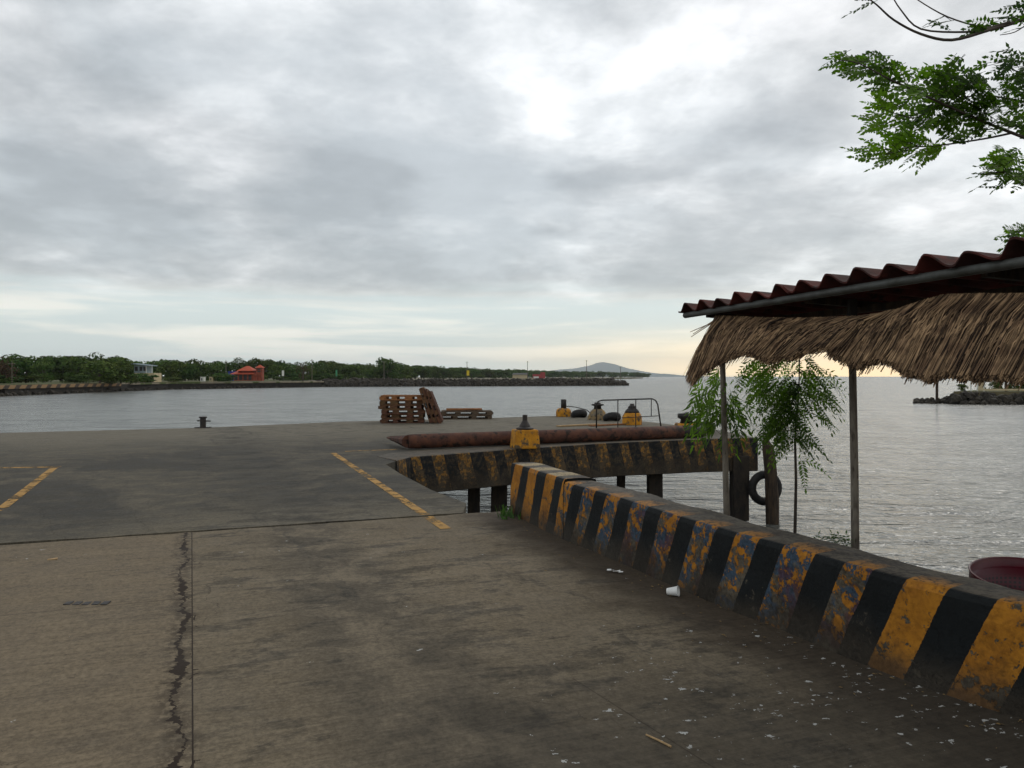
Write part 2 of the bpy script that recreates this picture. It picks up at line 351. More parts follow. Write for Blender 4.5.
M = {}
M['ground'] = concrete_ground()
M['slabside'] = mat('dark_weathered_concrete', (.10, .09, .075), (.045, .042, .036), 3, .9, .02)
M['barrier'] = striped('barrier_paint', (.45, .185, .014), (.005, .007, .008), (.12, .10, .072), (.045, .075, .115), 0, .55, 6, 23.5, .6, (.585, .66), .8)
M['beam'] = striped('beam_paint', (.30, .155, .03), (.008, .010, .012), (.085, .062, .036), (.085, .058, .032), -.8, 0, -1, -1, .8, (.475, .52), .1)
M['rust'] = mat('rusted_steel', (.105, .040, .022), (.060, .025, .018), 5, .8, .012, 30, stretch=(1, 1, 1), c3=(.022, .013, .010), s3=6, t3=(.5, .62))
M['blackiron'] = mat('black_iron', (.012, .011, .011), (.03, .022, .018), 8, .6, .004, spec=.4)
M['yellow'] = mat('weathered_yellow_paint', (.52, .23, .012), (.36, .15, .012), 5, .75, .012, 20, c3=(.085, .06, .035), s3=6, t3=(.52, .62))
M['grimyellow'] = mat('flaked_yellow_concrete', (.28, .17, .05), (.14, .12, .09), 4, .8, .01, 20, c3=(.05, .045, .035), s3=7, t3=(.5, .62))
M['line'] = None
M['wood'] = mat('pallet_wood', (.13, .062, .030), (.062, .030, .017), 6, .85, .004, 40, stretch=(1, 4, 4), rand=.5)
M['palewood'] = mat('grey_pallet_wood', (.12, .085, .055), (.065, .045, .03), 6, .85, .004, 40, stretch=(1, 4, 4))
M['topwood'] = mat('orange_pallet_wood', (.30, .13, .05), (.18, .075, .03), 6, .85, .004, 40, stretch=(1, 4, 4))
M['pile'] = mat('dark_wet_pile_and_shaded_pole', (.012, .010, .009), (.03, .023, .016), 4, .8, .02, stretch=(2, 2, .7))
M['timber'] = mat('old_timber_pile', (.055, .036, .022), (.022, .016, .012), 5, .85, .02, 14, stretch=(3, 3, .5))
M['rubber'] = mat('black_rubber', (.010, .010, .010), (.022, .020, .019), 8, .7, .006, 30)
M['bark'] = mat('bark', (.045, .036, .030), (.085, .07, .055), 12, .9, .006, stretch=(1, 1, .4))
M['polewood'] = mat('grey_weathered_pole', (.20, .175, .14), (.10, .085, .068), 9, .8, .004, 30, stretch=(2, 2, .5), c3=(.05, .04, .03), s3=14)
M['roof'] = mat('maroon_roof_sheet', (.10, .020, .014), (.035, .012, .010), 3, .9, .004, 20, c3=(.02, .012, .01), s3=9)
M['steel'] = mat('galvanised_tube', (.085, .09, .085), (.045, .045, .04), 6, .55, .002, metal=.3)
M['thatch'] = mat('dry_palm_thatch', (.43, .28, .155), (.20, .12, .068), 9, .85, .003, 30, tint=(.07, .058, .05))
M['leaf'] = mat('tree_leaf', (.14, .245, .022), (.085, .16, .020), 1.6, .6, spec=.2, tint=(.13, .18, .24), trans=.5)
M['leaf2'] = mat('sapling_leaf', (.17, .27, .04), (.10, .18, .03), 4, .6, spec=.2, tint=(.20, .24, .28), trans=.45)
M['far1'] = mat('far_foliage', (.045, .085, .020), (.085, .125, .030), .35, .8, spec=.05, rand=.8, tint=(.5, .55, .55), lo=.4, hi=.6)
M['fard'] = mat('dry_foliage', (.09, .055, .035), (.06, .042, .028), .6, .8, spec=.05, tint=(.6, .55, .5))
M['rock'] = mat('dark_basalt', (.018, .015, .012), (.045, .038, .028), 1.4, .9, .08, 3, c3=(.07, .062, .05), s3=1.2, t3=(.6, .7))
M['wall'] = mat('stained_seawall', (.026, .022, .018), (.013, .012, .010), .8, .85, .03)
M['grass'] = mat('shore_grass', (.055, .085, .020), (.09, .09, .035), .35, .95, c3=(.13, .11, .06), s3=.08, t3=(.5, .58))
M['sand'] = mat('pale_shore', (.27, .23, .17), (.17, .15, .11), .12, .95, c3=(.07, .09, .03), s3=.09, t3=(.52, .56))
M['earth'] = mat('bank_earth', (.075, .058, .040), (.04, .034, .025), 2, .95, .03)
M['redroof'] = mat('orange_red_roof_tile', (.46, .085, .035), (.36, .06, .028), 1.5, .7)
M['redwall'] = mat('red_brown_wall', (.30, .07, .04), (.20, .05, .03), 1, .8)
M['cream'] = mat('cream_wall', (.52, .44, .28), (.44, .36, .22), 1, .8)
M['bluewall'] = mat('pale_blue_wall', (.26, .33, .36), (.20, .25, .28), 1, .8)
M['darkwin'] = mat('dark_opening', (.02, .02, .022), (.03, .03, .03), 2, .3, spec=.5)
M['white'] = mat('white_paint', (.72, .72, .68), (.6, .6, .56), 5, .6)
M['cup'] = mat('white_foam', (.74, .74, .72), (.66, .66, .64), 30, .5)
M['basket'] = mat('dark_red_plastic', (.10, .004, .012), (.07, .003, .009), 5, .4, spec=.4)
M['pinkred'] = mat('faded_red_wall', (.36, .06, .06), (.26, .05, .05), .5, .8)
M['yellowflat'] = mat('yellow_panel', (.70, .52, .03), (.6, .44, .03), 1, .6)
M['blueflat'] = mat('blue_panel', (.03, .05, .32), (.03, .04, .25), 1, .6)
M['greenflat'] = mat('green_panel', (.05, .25, .12), (.04, .18, .10), 1, .6)
M['hill'] = mat('haze_tinted_slope', (.09, .14, .15), (.10, .15, .155), .002, .95)  # blue of the hazy air painted into the slope colour
M['straw'] = mat('dry_stick', (.42, .28, .14), (.3, .2, .1), 30, .8)
M['weed'] = mat('green_weed', (.05, .11, .02), (.03, .07, .015), 10, .7, trans=.3)

# painted road lines, worn
def line_mat():
    m = bpy.data.materials.new('worn_yellow_line'); m.use_nodes = True; nt = m.node_tree; n = N(nt); b = nt.nodes['Principled BSDF']
    co = n.add('ShaderNodeTexCoord').outputs['Object']
    a = n.noise(co, 7, 6, .7); g = n.noise(co, 1.5, 3)
    c = n.mix(n.ss(a, .3, .7), (.40, .21, .035, 1), (.26, .15, .04, 1))
    n.set(b.inputs['Base Color'], c); b.inputs['Roughness'].default_value = .85
    tr = n.add('ShaderNodeBsdfTransparent'); mx = n.add('ShaderNodeMixShader', {0: n.ss(n.m('ADD', n.m('MULTIPLY', a, .7), n.m('MULTIPLY', g, .45)), .54, .66, 0, .9)})
    nt.links.new(b.outputs[0], mx.inputs[1]); nt.links.new(tr.outputs[0], mx.inputs[2]); nt.links.new(mx.outputs[0], nt.nodes['Material Output'].inputs[0])
    return m
M['line'] = line_mat()

def water_mat():
    m = bpy.data.materials.new('lake_water'); m.use_nodes = True; nt = m.node_tree; n = N(nt); b = nt.nodes['Principled BSDF']
    co = n.add('ShaderNodeTexCoord').outputs['Object']
    def st(sx, sy):
        mp = n.add('ShaderNodeMapping', {'Vector': co}); mp.inputs['Scale'].default_value = (sx, sy, 1); mp.inputs['Rotation'].default_value = (0, 0, .12); return mp.outputs[0]
    w1 = n.noise(st(1.1, 2.2), 1.0, 3, .6, .6); w2 = n.noise(st(.27, .75), 1.0, 4, .6, .5); w3 = n.noise(st(.035, .11), 1.0, 3, .6)
    h = n.m('ADD', n.m('MULTIPLY', w1, .42), n.m('ADD', n.m('MULTIPLY', w2, .95), n.m('MULTIPLY', w3, 1.6)))
    ripple_tone = n.noise(st(.20, .26), 1.0, 7, .68, .4)
    n.set(b.inputs['Base Color'], n.mix(n.ss(ripple_tone, .40, .60), (.060, .062, .055, 1), (.140, .142, .128, 1)))  # light ripple flecks and darker wave faces painted into the base colour
    b.inputs['Roughness'].default_value = .22; b.inputs['IOR'].default_value = 1.33; b.inputs['Specular IOR Level'].default_value = .5
    n.set(b.inputs['Normal'], n.add('ShaderNodeBump', {'Height': h, 'Strength': 1.0, 'Distance': .55}).outputs[0])
    return m
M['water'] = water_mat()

# ================================================================== SETTING
WZ = -2.1
b = MB(); b.face([(-30000, -3000, WZ), (30000, -3000, WZ), (30000, 40000, WZ), (-30000, 40000, WZ)])
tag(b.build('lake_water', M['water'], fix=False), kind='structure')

def slab(name, poly, z, th, m, ms=None):
    b = MB(); top = [(p[0], p[1], z) for p in poly]; bot = [(p[0], p[1], z-th) for p in poly]; k = len(poly)
    b.faces(top+bot, [tuple(range(k)), tuple(range(2*k-1, k-1, -1))]+[(i, (i+1) % k, k+(i+1) % k, k+i) for i in range(k)])
    return b.build(name, m)
# near slab (the ramp the photographer stands on)
rnd = random.Random(3)
edge = []
vv = 3.62
while vv > -34:
    edge.append(UVc(8.865-rnd.uniform(0, .045 if vv > -2.5 else .02), vv)); vv -= rnd.uniform(.08, .3) if vv > -8 else 3
near = [UVc(-9, 3.62)]+[e for e in edge]+[UVc(-9, -34)]
o = slab('quay_slab', near, 0, .7, M['ground']); tag(o, kind='structure')
# far slab (pier deck)
BE = [(396, 461), (410, 457.3), (444.5, 454.7), (483, 451.8), (511, 449.6), (539, 447.8), (570, 445.7), (600, 443.7), (630, 442.2), (665, 440.8), (699, 439.4), (729, 438.6), (757, 438.0)]
beam_pts = [G(px, py) for px, py in BE]
notch = [UVc(8.905, 2.95), G(466, 503), G(431.5, 490), G(400, 473.5), G(386, 464.5)]
tip = [Vector((6.15, 24, 0)), Vector((5.05, 27.5, 0)), Vector((4.0, 30.5, 0)), Vector((2.9, 33.2, 0)), Vector((1.6, 32.4, 0))]
farL = [Vector((-.6, 31.0, 0)), Vector((-6, 28.3, 0)), Vector((-9.6, 25.0, 0)), Vector((-14.4, 22.7, 0)), Vector((-30, 15.6, 0)), Vector((-44, 9.5, 0))]
fedge = []
vv = -34
while vv < 2.9:
    fedge.append(UVc(8.905+rnd.uniform(0, .04), vv)); vv += 3 if vv < -8 else rnd.uniform(.08, .3)
far = fedge+notch+beam_pts+tip+farL
o = slab('pier_deck', far, 0, .42, M['ground']); tag(o, kind='structure')
# dark earth in the joint between the slabs
b = MB(); b.box(UVc(8.88, -15.6, -.06), (.2, 37.2, .04), Matrix.Rotation(math.atan2(US[1], US[0]), 3, 'Z')); tag(b.build('joint_ground', M['earth']), kind='structure')

# painted lines
def stripe(pts, w, name='painted_line'):
    b = MB()
    for i in range(len(pts)-1):
        a, c = Vector(pts[i]), Vector(pts[i+1]); t = (c-a).normalized(); s = Vector((-t.y, t.x, 0))*w/2; nseg = 6
        for k in range(nseg):
            p, q = lerp(a, c, k/nseg), lerp(a, c, (k+1)/nseg)
            b.face([(p+s)[:2]+(.004,), (p-s)[:2]+(.004,), (q-s)[:2]+(.004,), (q+s)[:2]+(.004,)])
    o = b.build(name, M['line'], fix=False); tag(o, kind='structure'); return o
JU = 8.885
def cut(a, c):        # split a line where the joint is
    ua = a.x*US[0]+a.y*US[1]; uc = c.x*US[0]+c.y*US[1]; t = (JU-ua)/(uc-ua); return lerp(a, c, t-.006), lerp(a, c, t+.006)
a, c = G(333, 453), G(446, 529); p, q = cut(a, c)
stripe([a, p], .12); stripe([q, c], .12)
stripe([G(54, 468), G(0, 510)], .12); stripe([G(60, 467), G(-60, 469)], .16); stripe([G(345, 451.5), G(398, 449.5)], .1)
stripe([G(0, 510), UVc(8.94, -3.2)], .12)

# bank behind the barrier
b = MB(); nu, nv = 34, 12; base = []
for i in range(nu+1):
    for j in range(nv+1):
        u = lerp(-9, 8.8, i/nu); v = 3.63+j*.27; z = -.02 if v < 4.6 else -.02-(v-4.6)*1.25
        base.append(UVc(u, v, z+mnoise.noise(Vector((u*1.7, v*1.7, 2)))*.06*(j > 0)))
b.faces(base, [(i*(nv+1)+j, (i+1)*(nv+1)+j, (i+1)*(nv+1)+j+1, i*(nv+1)+j+1) for i in range(nu) for j in range(nv)])
tag(b.build('bank_terrain', M['earth'], smooth=True), kind='structure')
b = MB()
for i in range(170):
    u = random.uniform(-9, 8.7); v = random.uniform(4.9, 6.3); z = -.02-(v-4.6)*1.25
    r = random.uniform(.14, .36); sph = []
    bm = bmesh.new(); bmesh.ops.create_icosphere(bm, subdivisions=1, radius=r)
    for q in bm.verts: q.co *= 1+mnoise.noise(q.co*6+Vector((i, 0, 0)))*.5; q.co.z *= .7
    b.faces([q.co+UVc(u, v, z) for q in bm.verts], [tuple(w.index for w in f.verts) for f in bm.faces]); bm.free()
tag(b.build('bank_rocks', M['rock']), 'dark loose rocks on the slope below the striped barrier', 'rocks', kind='stuff')

# ================================================================== STRIPED BARRIER
base_px = [(510, 514), (526, 521), (545, 530.7), (571, 543), (594.3, 551.9), (614, 560), (661, 581), (696, 596), (736, 613), (780, 629), (835, 653), (904, 680), (979, 706), (1024, 720)]
bl = [G(*p) for p in base_px]+[Vector((2.85, 2.75, 0)), Vector((3.3, 1.8, 0)), Vector((3.9, .4, 0)), Vector((4.6, -1.5, 0))]
def heightat(px): return .60 if px < 562.5 else interp([563, 650, 760, 900, 1024], [.54, .535, .53, .53, .505], px)
bounds = [513.7, 521.2, 528, 536.6, 544.8, 554.4, 562.2, 571.8, 582.7, 594, 605.3, 618.3, 631, 646.4, 660.5, 678.4, 694.4, 715.7, 735, 757.7, 782.3, 813, 843, 871, 905, 947, 996, 1052]
# arc-length parametrised base line
cum = [0]
for i in range(len(bl)-1): cum.append(cum[-1]+(bl[i+1]-bl[i]).length)
def at(s):
    s = max(0, min(cum[-1]-1e-4, s))
    for i in range(len(bl)-1):
        if s <= cum[i+1]: return lerp(bl[i], bl[i+1], (s-cum[i])/(cum[i+1]-cum[i])), i
def tang(s): 
    a = at(s-.35)[0]; c = at(s+.35)[0]; return (c-a).normalized()
def s_of_px(px):
    lo, hi = 0, cum[-1]-.01
    for _ in range(40):
        m_ = (lo+hi)/2; p = at(m_)[0]
        q = 512+F*p.x/max(p.y, .3)
        if q < px: lo = m_
        else: hi = m_
    return lo
bs = [s_of_px(q) for q in bounds]
while bs[-1] < cum[-1]+1: bs.append(bs[-1]+.30)
def sidx(s): 
    if s <= bs[0]: return (s-bs[0])/.28
    for i in range(len(bs)-1):
        if s <= bs[i+1]: return i+(s-bs[i])/(bs[i+1]-bs[i])
    return len(bs)
def barrier_part(s0, s1, H, wf, name, parent, endcap=True):
    b = MB(); ds = .06; n_ = int((s1-s0)/ds); rows = []
    def prof(s):
        p = at(s)[0]; t = tang(s); nrm = Vector((-t.y, t.x, 0)); 
        if nrm.x < 0: nrm = -nrm
        h = H(s); w = wf(s)+mnoise.noise(Vector((s*1.6, 3, 1)))*.03; j = lambda k, a: mnoise.noise(Vector((s*2.2, k, 5)))*a
        pts = [];
        lean = .23
        for hh in (0, .2, .4, .6, .8, .94): pts.append((p+nrm*(.0+j(hh*3, .012)+.012*hh)+Vector((0, 0, h*hh)), sidx(s+lean*(1-hh)), hh))
        pts.append((p+nrm*(.022+j(1, .008))+Vector((0, 0, h*1.0)), sidx(s), 1.0))
        pts.append((p+nrm*(.05)+Vector((0, 0, h*1.0+.006)), sidx(s), 1.04))
        pts.append((p+nrm*(w*.45)+Vector((0, 0, h+.008+j(7, .012))), sidx(s), 1.4))
        pts.append((p+nrm*(w*.8)+Vector((0, 0, h+.004+j(8, .018))), sidx(s), 1.8))
        pts.append((p+nrm*(w-.02)+Vector((0, 0, h-.012+j(9, .022))), sidx(s), 2.0))
        pts.append((p+nrm*(w+j(10, .015))+Vector((0, 0, h-.05)), sidx(s), 2.1))
        pts.append((p+nrm*w+Vector((0, 0, -.05)), sidx(s), 3))
        return pts
    rows = [prof(lerp(s0, s1, i/n_)) for i in range(n_+1)]
    m_ = len(rows[0]); vs = [q[0] for r in rows for q in r]; b.v = [tuple(v) for v in vs]
    for i in range(n_):
        for k in range(m_-1):
            ids = (i*m_+k, (i+1)*m_+k, (i+1)*m_+k+1, i*m_+k+1)
            q = [rows[i][k], rows[i+1][k], rows[i+1][k+1], rows[i][k+1]]
            b.f.append(ids); b.uv.append([(z[1]+10*0, z[2]) for z in q]); b.tint.append(None)
    for e, r in ((0, rows[0]), (n_, rows[-1])):
        b.f.append(tuple(e*m_+k for k in range(m_))); b.uv.append([(z[1], z[2] if z[2] <= 1 else .95) if e == 0 and s0 == 0 else (1.4, .5) for z in r]); b.tint.append(None)
    o = b.build(name, M['barrier'], parent); return o
br = empty('striped_barrier', at(4)[0], 'long low concrete barrier with slanted yellow and black stripes flaking to blue, along the ramp', 'barrier')
sj = s_of_px(563.5)
barrier_part(.0, sj-.012, lambda s: .588, lambda s: .37, 'end_block', br)
barrier_part(sj, cum[-1]-.05, lambda s: interp([sj, 3.5, 6, 20], [.562, .54, .525, .50], s), lambda s: interp([sj, 2, 4, 6.4, 8], [.385, .42, .44, .36, .34], s), 'wall', br)
# weeds at the barrier end
b = MB()
for k in range(60):
    c = G(random.uniform(498, 522), random.uniform(514, 520)); a = random.uniform(0, 6.28); h = random.uniform(.04, .13); w = .012
    d = Vector((math.cos(a), math.sin(a), 0)); b.face([c-d*w, c+d*w, c+d*w*.4+Vector((.04*math.cos(a*3), .03, h)), c-d*w*.4+Vector((.04*math.cos(a*3), .03, h))])
tag(b.build('weed_tuft', M['weed'], fix=False), 'small green weed tuft at the far foot of the striped barrier', 'weed')

# ================================================================== PIER EDGE BEAM
bb = [(399, 0), (405, 1), (410, 2), (419, 3), (431, 4), (443, 5), (455, 6), (469, 7), (483, 8), (493, 9), (503, 10), (515, 11), (527, 12), (539, 13), (550, 14), (560, 15), (573, 16), (584, 17), (594.5, 18), (605, 19),
      (619, 20), (627, 21), (638, 22), (647, 23), (660, 24), (668, 25), (677, 26), (684, 27), (692, 28), (701, 29), (710, 30), (717, 31), (723, 32), (731, 33), (739, 34), (748, 35), (760, 36)]
b = MB(); N_ = 90; L = [0]
for i in range(len(beam_pts)-1): L.append(L[-1]+(beam_pts[i+1]-beam_pts[i]).length)
def bat(s):
    s = max(0, min(L[-1]-1e-4, s))
    for i in range(len(L)-1):
        if s <= L[i+1]: return lerp(beam_pts[i], beam_pts[i+1], (s-L[i])/(L[i+1]-L[i]))
def bidx(s):
    p = bat(s); px = 512+F*p.x/p.y; ex = max(0, s-L[-1])*25+min(0, s)*25
    return interp([q[0] for q in bb], [q[1] for q in bb], px)+ex/10
bt = (beam_pts[-1]-beam_pts[1]).normalized(); bn = Vector((bt.y, -bt.x, 0))   # outward, towards the camera side
rows = []
for i in range(N_+1):
    s = L[-1]*i/N_; p = bat(s); r = []
    hh = lerp(.74, .86, i/N_)
    for (off, zz, t) in ((-.9, .002, 1.9), (-.3, .004, 1.3), (.10, .012, 1.05), (.14, .0, 1.0), (.145, -.25, .7), (.145, -.5, .35), (.14, -hh+.02, .0), (.10, -hh, .0), (-.5, -hh, 3)):
        nz = mnoise.noise(Vector((s*1.4, zz*3, 1)))*.014
        lean = .22*(1-t) if t <= 1 else 0
        r.append((p+bn*(off-.11+nz)+Vector((0, 0, zz+(.003 if t > 1 else 0))), bidx(s-lean) , t))
    rows.append(r)
m_ = len(rows[0]); b.v = [tuple(q[0]) for r in rows for q in r]
for i in range(N_):
    for k in range(m_-1):
        b.f.append((i*m_+k, (i+1)*m_+k, (i+1)*m_+k+1, i*m_+k+1)); b.uv.append([(z[1], z[2]) for z in (rows[i][k], rows[i+1][k], rows[i+1][k+1], rows[i][k+1])]); b.tint.append(None)
for e, r in ((0, rows[0]), (N_, rows[-1])):
    b.f.append(tuple(e*m_+k for k in range(m_))); b.uv.append([(z[1], min(z[2], .9)) for z in r]); b.tint.append(None)
o = b.build('pier_edge_beam', M['beam'])
tag(o, 'thick grimy concrete beam with faded slanted yellow and black stripes carrying the pier edge', 'pier beam')
# piles
def pile(c, w, label, z1=-.45):
    b = MB(); rg = []
    for z in (WZ-1.2, -1.6, -1.0, z1):
        rg.append([Vector((c[0]+sx*w/2*(1+random.uniform(-.06, .06)), c[1]+sy*w/2, z)) for sx, sy in ((-1, -1), (1, -1), (1, 1), (-1, 1))])
    b.rings(rg); o = b.build('concrete_pile', M['pile'], bevel=.02); tag(o, label, 'pile', 'dark piles under the pier beam')
def pxp(px, d): return ((px-512)/F*d, d)
pile(pxp(474, 17.9), .27, 'dark pile under the pier, leftmost, next to the water gap left of the barrier end', -.4)
pile(pxp(499, 18.2), .36, 'dark pile under the pier, just left of the barrier end')
pile(pxp(621, 20.6), .2, 'slim dark pile under the pier seen just over the barrier, left of the wider one')
pile(pxp(655, 20.4), .36, 'dark square pile under the middle of the visible pier beam')
pile(pxp(739.5, 20.75), .42, 'broad dark pile at the right end of the pier beam, behind the left shelter pole')
pile(pxp(430, 19.2), .35, 'dark pile deep under the pier behind the notch'); pile(pxp(520, 22.5), .35, 'dark pile deep under the pier behind the barrier end')
for x_, y_ in ((-2, 24), (1.5, 24), (-8, 20), (-14, 17)): pass
# timber fender pile and tyre
t = MB(); rg = []
for z, w, ox in ((WZ-1, .17, .06), (-1.5, .165, .04), (-.8, .165, .0), (-.3, .155, -.04), (-.14, .14, -.06), (-.05, .09, -.10), (.06, .05, -.12)):
    rg.append([Vector((6.5+ox+w*math.cos(k*math.pi/4)*(1+.12*math.sin(k*5+z*3)), 20.1+w*math.sin(k*math.pi/4), z)) for k in range(8)])
t.rings(rg); fp = t.build('timber_pile', M['timber']); tag(fp, 'weathered round timber pile standing in the water with a tyre hung on it', 'timber pile')
b = MB(); b.torus(P(765, 488, 20.48), .35, .105, Matrix.Rotation(R(8), 3, 'Z'), sx=1.0); b.torus(P(765, 488, 20.48), .27, .03, Matrix.Rotation(R(8), 3, 'Z'))
tag(b.build('fender_tyre', M['rubber'], smooth=True), 'black tyre hanging upright on the timber pile above the water', 'tyre')

# ================================================================== STEEL PIPE ON THE DECK
a = G(409, 449.6); c = G(682, 438.6); r = .163; t = (c-a).normalized()
pr = empty('steel_pipe', (a+c)/2, 'long rusty steel pipe with a jagged pointed left end lying along the pier edge', 'pipe')
b = MB(); up = Vector((0, 0, r+.01)); sd_ = bn*-.04
ring = lambda p, rr, z0=0: p
b.tube([a+up+sd_+t*(L_*(c-a).length) for L_ in (0, .02, .2, .4, .6, .8, 1)], [r*.93, r, r, r, r, r, r], 24)
b.build('tube', M['rust'], pr, smooth=True)
b = MB()
tipp = G(387, 443)+Vector((0, 0, .13))
for k in range(7):
    an = k/7*2*math.pi; side = Vector((-t.y, t.x, 0)); 
    q0 = a+up+sd_+(side*math.cos(an)+Vector((0, 0, 1))*math.sin(an))*r*.92+t*.02; q1 = a+up+sd_+(side*math.cos(an+.8)+Vector((0, 0, 1))*math.sin(an+.8))*r*.92+t*.02
    e = lerp(a+up, tipp, random.choice((.55, .8, 1)))+Vector((0, 0, math.sin(an)*.03)); b.face([q0, q1, e+side*.01, e-side*.01])
b.tube([a+up+sd_+t*.0, lerp(a+up, tipp, .5), tipp], [r*.9, r*.5, .015], 9)
b.build('pointed_tip', M['rust'], pr)
b = MB(); b.tube([c+up+sd_, c+up+sd_+t*.7], r*.98, 20); b.build('collar', M['blackiron'], pr, smooth=True)

# ================================================================== MOORING BOLLARDS
def bollard(c, w, h, kind, m, label, hh):
    e = empty('mooring_bollard', (c.x, c.y, 0), label, 'bollard', 'mooring bollards along the pier edge')
    b = MB()
    if kind == 'block':
        b.box((c.x, c.y, h/2), (w, w*.8, h), Matrix.Rotation(R(14), 3, 'Z'), .86); b.build('concrete_base', m, e, bevel=.03)
        b = MB(); b.lathe([(.19, h), (.20, h+.03), (.13, h+.06), (.12, h+.09), (.055, h+hh*.62), (.055, h+hh), (.02, h+hh+.01)], (c.x, c.y, 0), 16)
    elif kind == 'round':
        b.lathe([(w*.5, 0), (w*.5, h*.6), (w*.44, h*.85), (w*.3, h), (.01, h)], (c.x, c.y, 0), 10); b.build('concrete_base', m, e, bevel=.02)
        b = MB(); b.lathe([(.11, h-.02), (.11, h+hh), (.09, h+hh+.02)], (c.x, c.y, 0), 14)
    elif kind == 'dome':
        b.lathe([(w*.5, 0), (w*.46, h*.4), (w*.34, h*.8), (w*.22, h), (.01, h)], (c.x, c.y, 0), 12); b.build('concrete_base', m, e)
        b = MB(); b.lathe([(.15, h-.02), (.13, h+hh*.45), (.23, h+hh*.55), (.23, h+hh*.75), (.12, h+hh*.8), (.12, h+hh), (.02, h+hh)], (c.x, c.y, 0), 14)
    elif kind == 'flat':
        b.box((c.x, c.y, h/2), (w, w*.8, h), Matrix.Rotation(R(8), 3, 'Z'), .92); b.build('concrete_base', m, e, bevel=.04)
        b = MB(); b.lathe([(.19, h), (.17, h+hh*.35), (.26, h+hh*.5), (.26, h+hh*.85), (.1, h+hh*.9), (.02, h+hh)], (c.x, c.y, 0), 14)
    elif kind == 'cone':
        b.lathe([(w*.5, 0), (w*.5, h*.65), (w*.4, h*.95), (w*.2, h), (.01, h)], (c.x, c.y, 0), 8); b.build('concrete_base', m, e, bevel=.02)
        b = MB(); b.lathe([(.25, h-.02), (.22, h+.06), (.12, h+hh*.5), (.15, h+hh*.6), (.08, h+hh*.8), (.07, h+hh), (.02, h+hh)], (c.x, c.y, 0), 12)
    b.build('iron_post', M['blackiron'], e, smooth=kind != 'block')
c5 = P(525, 448, 17.75); bollard(Vector((c5.x, 17.85, 0)), .60, .42, 'block', M['yellow'], 'bright yellow block bollard with black conical head, nearest, in front of the rusty pipe', .32)
bollard(Vector((2.06, 31.9, 0)), .62, .34, 'round', M['yellow'], 'yellow round bollard with upright black post at the pier tip, leftmost of the far row', .33)
bollard(Vector((3.17, 29.6, 0)), .76, .40, 'dome', M['grimyellow'], 'grey domed bollard with a wide black iron cap, behind the left end of the railing', .24)
bollard(Vector((3.98, 26.5, 0)), .66, .42, 'cone', M['yellow'], 'dirty yellow bollard with squat black cone top, seen through the railing', .28)
bollard(Vector((5.02, 23.0, 0)), .62, .26, 'flat', M['yellow'], 'low yellow bollard with thick black mushroom head, behind the right end of the rusty pipe', .32)
# small dark mooring post on the left
e = empty('mooring_post', (*G(203, 427.8).xy, 0), 'short black iron mooring post alone on the left pier edge', 'mooring post')
p = G(203, 427.8); b = MB(); b.lathe([(.09, 0), (.09, .30), (.12, .31), (.12, .35), (.02, .36)], p, 14); b.build('iron_post', M['blackiron'], e)
b = MB(); b.tube([p+Vector((-.18, 0, .22)), p+Vector((.24, 0, .21))], .02, 8); b.box(p+Vector((0, 0, .012)), (.42, .3, .024)); b.build('cross_bar', M['blackiron'], e)
# tyres lying by the bollards
for (px, py, d, a_, lab) in ((579, 413.5, 31.2, 20, 'black tyre slumped over the pier edge right of the leftmost far bollard'), (612, 417.5, 28.8, 15, 'black tyre slumped over the pier edge between the grey domed and dirty yellow bollards'), (704, 424, 22.7, 30, 'black tyre at the pier edge behind the pipe end, half hidden by leaves')):
    c = P(px, py, d); b = MB(); c.z = .12; b.torus(c, .23, .10, Matrix.Rotation(R(a_), 3, 'Z') @ Matrix.Rotation(R(68), 3, 'X') @ Matrix.Rotation(R(0), 3, 'Y'))
    tag(b.build('fender_tyre', M['rubber'], smooth=True), lab, 'tyre', 'tyres along the pier edge')
# ropes
b = MB(); pts = [Vector((2.15, 31.9, .42)), Vector((2.5, 31.4, .40)), Vector((2.9, 31.1, .30)), Vector((3.2, 30.9, .05))]; b.tube(pts, .018, 6)
tag(b.build('mooring_rope', M['blackiron']), 'dark rope from the leftmost far bollard to the tyre beside it', 'rope')
# railing
rl = G(596, 424.5); rr = G(660, 424.5)
e = empty('tube_railing', ((rl+rr)/2), 'dark tubular steel railing with rounded corners standing on the pier among the bollards', 'railing')
d_ = 24.6; rl = Vector(((596.5-512)/F*d_, d_, 0)); rr = Vector(((660.5-512)/F*(d_-.6), d_-.6, 0)); t = (rr-rl).normalized(); H0, H1 = .87, .93
b = MB(); path = [rl, rl+Vector((0, 0, H0-.14)), rl+t*.05+Vector((0, 0, H0-.04)), rl+t*.16+Vector((0, 0, H0)), rr-t*.25+Vector((0, 0, H1)), rr-t*.14+Vector((0, 0, H1-.05)), rr-t*.08+Vector((0, 0, H1-.18)), rr+t*.03]
b.tube(path, .022, 8); b.build('frame', M['blackiron'], e, smooth=True)
for f_ in (.34, .62): 
    b = MB(); q = lerp(rl, rr, f_); b.tube([q, q+Vector((0, 0, lerp(H0, H1, f_)))], .017, 6); b.build('upright', M['blackiron'], e)
b = MB(); q = lerp(rl, rr, .86); b.tube([q+Vector((0, 0, .42)), q+Vector((0, 0, .92))], .014, 6); b.build('upright', M['blackiron'], e)
b = MB(); b.tube([lerp(rl, rr, .34)+Vector((0, 0, .33)), lerp(rl, rr, .62)+Vector((0, 0, .37)), lerp(rl, rr, .97)+Vector((0, 0, .42))], .014, 6); b.build('rail', M['blackiron'], e)
